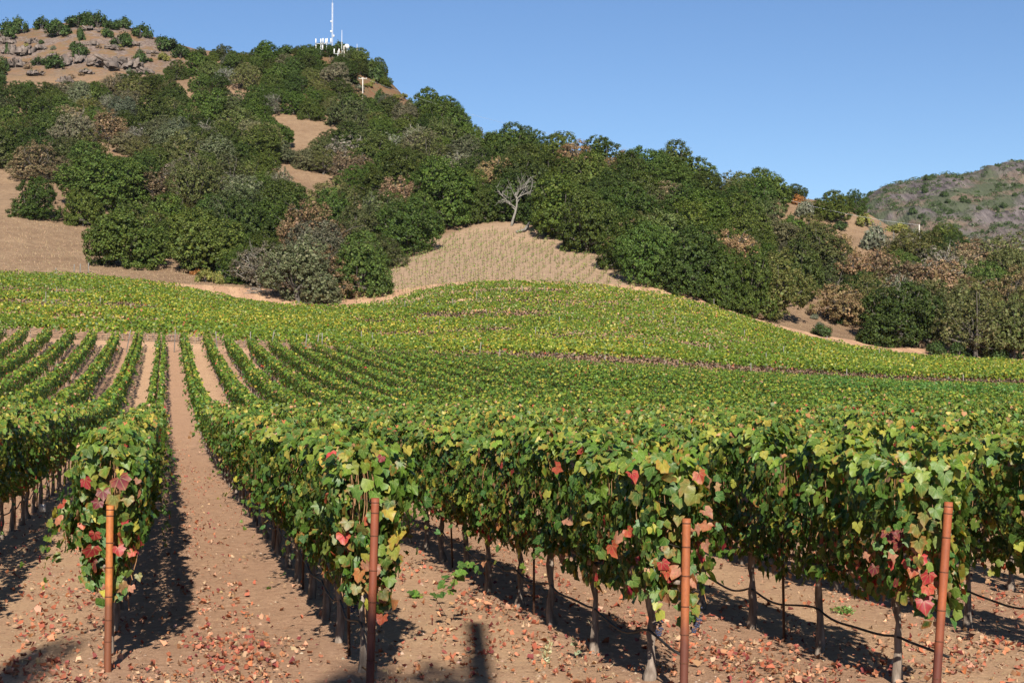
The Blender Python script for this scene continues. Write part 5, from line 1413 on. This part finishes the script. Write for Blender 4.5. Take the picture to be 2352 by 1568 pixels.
for _ in range(1400):
    i = int(mg.integers(80, 200)); j = int(mg.integers(30, 106))
    u, v = project(XX[i, j], YY[i, j], ZZ[i, j])
    if u < 1940 or u > 2380 or v > 560: continue
    if fbm(np.array([XX[i, j]/60.0]), np.array([YY[i, j]/60.0]), 3)[0] < -.05: continue
    w = mg.uniform(7, 16) if mg.random() < .8 else mg.uniform(15, 24)
    shrub('green', 0, 0, w, w*.7, 'on the far rocky mountain', loc=(XX[i, j], YY[i, j], ZZ[i, j] - .3)); cnt += 1
    if cnt >= 90: break

B = Acc(); left = 650
for _ in range(9000):
    i = int(mg.integers(80, 200)); j = int(mg.integers(20, 106))
    u, v = project(XX[i, j], YY[i, j], ZZ[i, j])
    if u < 1940 or u > 2380 or v > 570: continue
    n = 44; d = mg.standard_normal((n, 3)); d[:, 2] = np.abs(d[:, 2]); d /= np.linalg.norm(d, axis=1)[:, None]; r = mg.uniform(1.1, 3.0)
    put_leaves(B, np.array([XX[i, j], YY[i, j], ZZ[i, j] - .2]) + d*r*(1, 1, .8), frames(d + .4*mg.standard_normal((n, 3)), mg.standard_normal((n, 3))), mg.uniform(.4, .7, n)*r*.55,
               np.column_stack([pick(SHC['green' if mg.random() < .75 else 'grey'], n, mg), np.zeros(n)]), LEAF1, mg)
    left -= 1
    if not left: break
tag(obj('mountain_scrub', B.mesh('mountain_scrub', M['oak_leaf'])), 'small scrub dotted over the far rocky mountain', 'scrub', kind='stuff')

# ------------------------------------------------------------------ behind the photographer: what shades the bottom of the picture
def shade_at(u, v, dist):
    """a point whose shadow falls at (u, v), dist metres up the sun's path"""
    b = np.array(hit(u, v)); L = np.array(ldir); return b - L*dist
tp = shade_at(1092, 1434, 18.0); b0 = (.35, -1.0, h1(.35, .5))
e = empty('utility_pole', b0); tag(e, 'tall leaning wooden pole behind the photographer, its shadow falling between the vine rows', 'utility pole')
dv_ = np.array(tp) - np.array(b0); V_, f = tube([-dv_*.1, dv_*.5, dv_], [.12, .11, .10], 10); obj('shaft', npmesh('shaft', V_, f, M['pole_wood']), e)
for (u, v, wid, lab) in ((830, 1522, 3.0, 'tall narrow oak behind the photographer shading the soil before the brown post'), (150, 1462, 1.0, 'slender oak behind the photographer shading the soil beside the orange post')):
    tp = shade_at(u, v, 20.0); hz = tp[2] - .5
    e = empty('oak_tree', (tp[0], tp[1], .5), 1.0, (wid/9, wid/9, hz/8.7)); tag(e, lab, 'tree')
    t_, c_ = PROTO['evergreen'][0]; obj('trunk', t_, e); obj('crown', c_, e)

# ------------------------------------------------------------------ the air: a thin even haze round everything
V_, f = box(150, 700, 89, 2800, 1700, 190)
hz = obj('haze', npmesh('haze', V_, f, []))
tag(hz, 'thin pale haze in the air between the vineyard and mountain', 'haze', kind='stuff')
hm = bpy.data.materials.new('haze_air'); hm.use_nodes = True; hm.node_tree.nodes.clear()
ho = hm.node_tree.nodes.new('ShaderNodeOutputMaterial'); hv_ = hm.node_tree.nodes.new('ShaderNodeVolumePrincipled')
hv_.inputs['Color'].default_value = (.75, .86, 1.0, 1); hv_.inputs['Density'].default_value = HAZE; hv_.inputs['Anisotropy'].default_value = 0.0
hm.node_tree.links.new(hv_.outputs[0], ho.inputs['Volume']); hz.data.materials.append(hm)
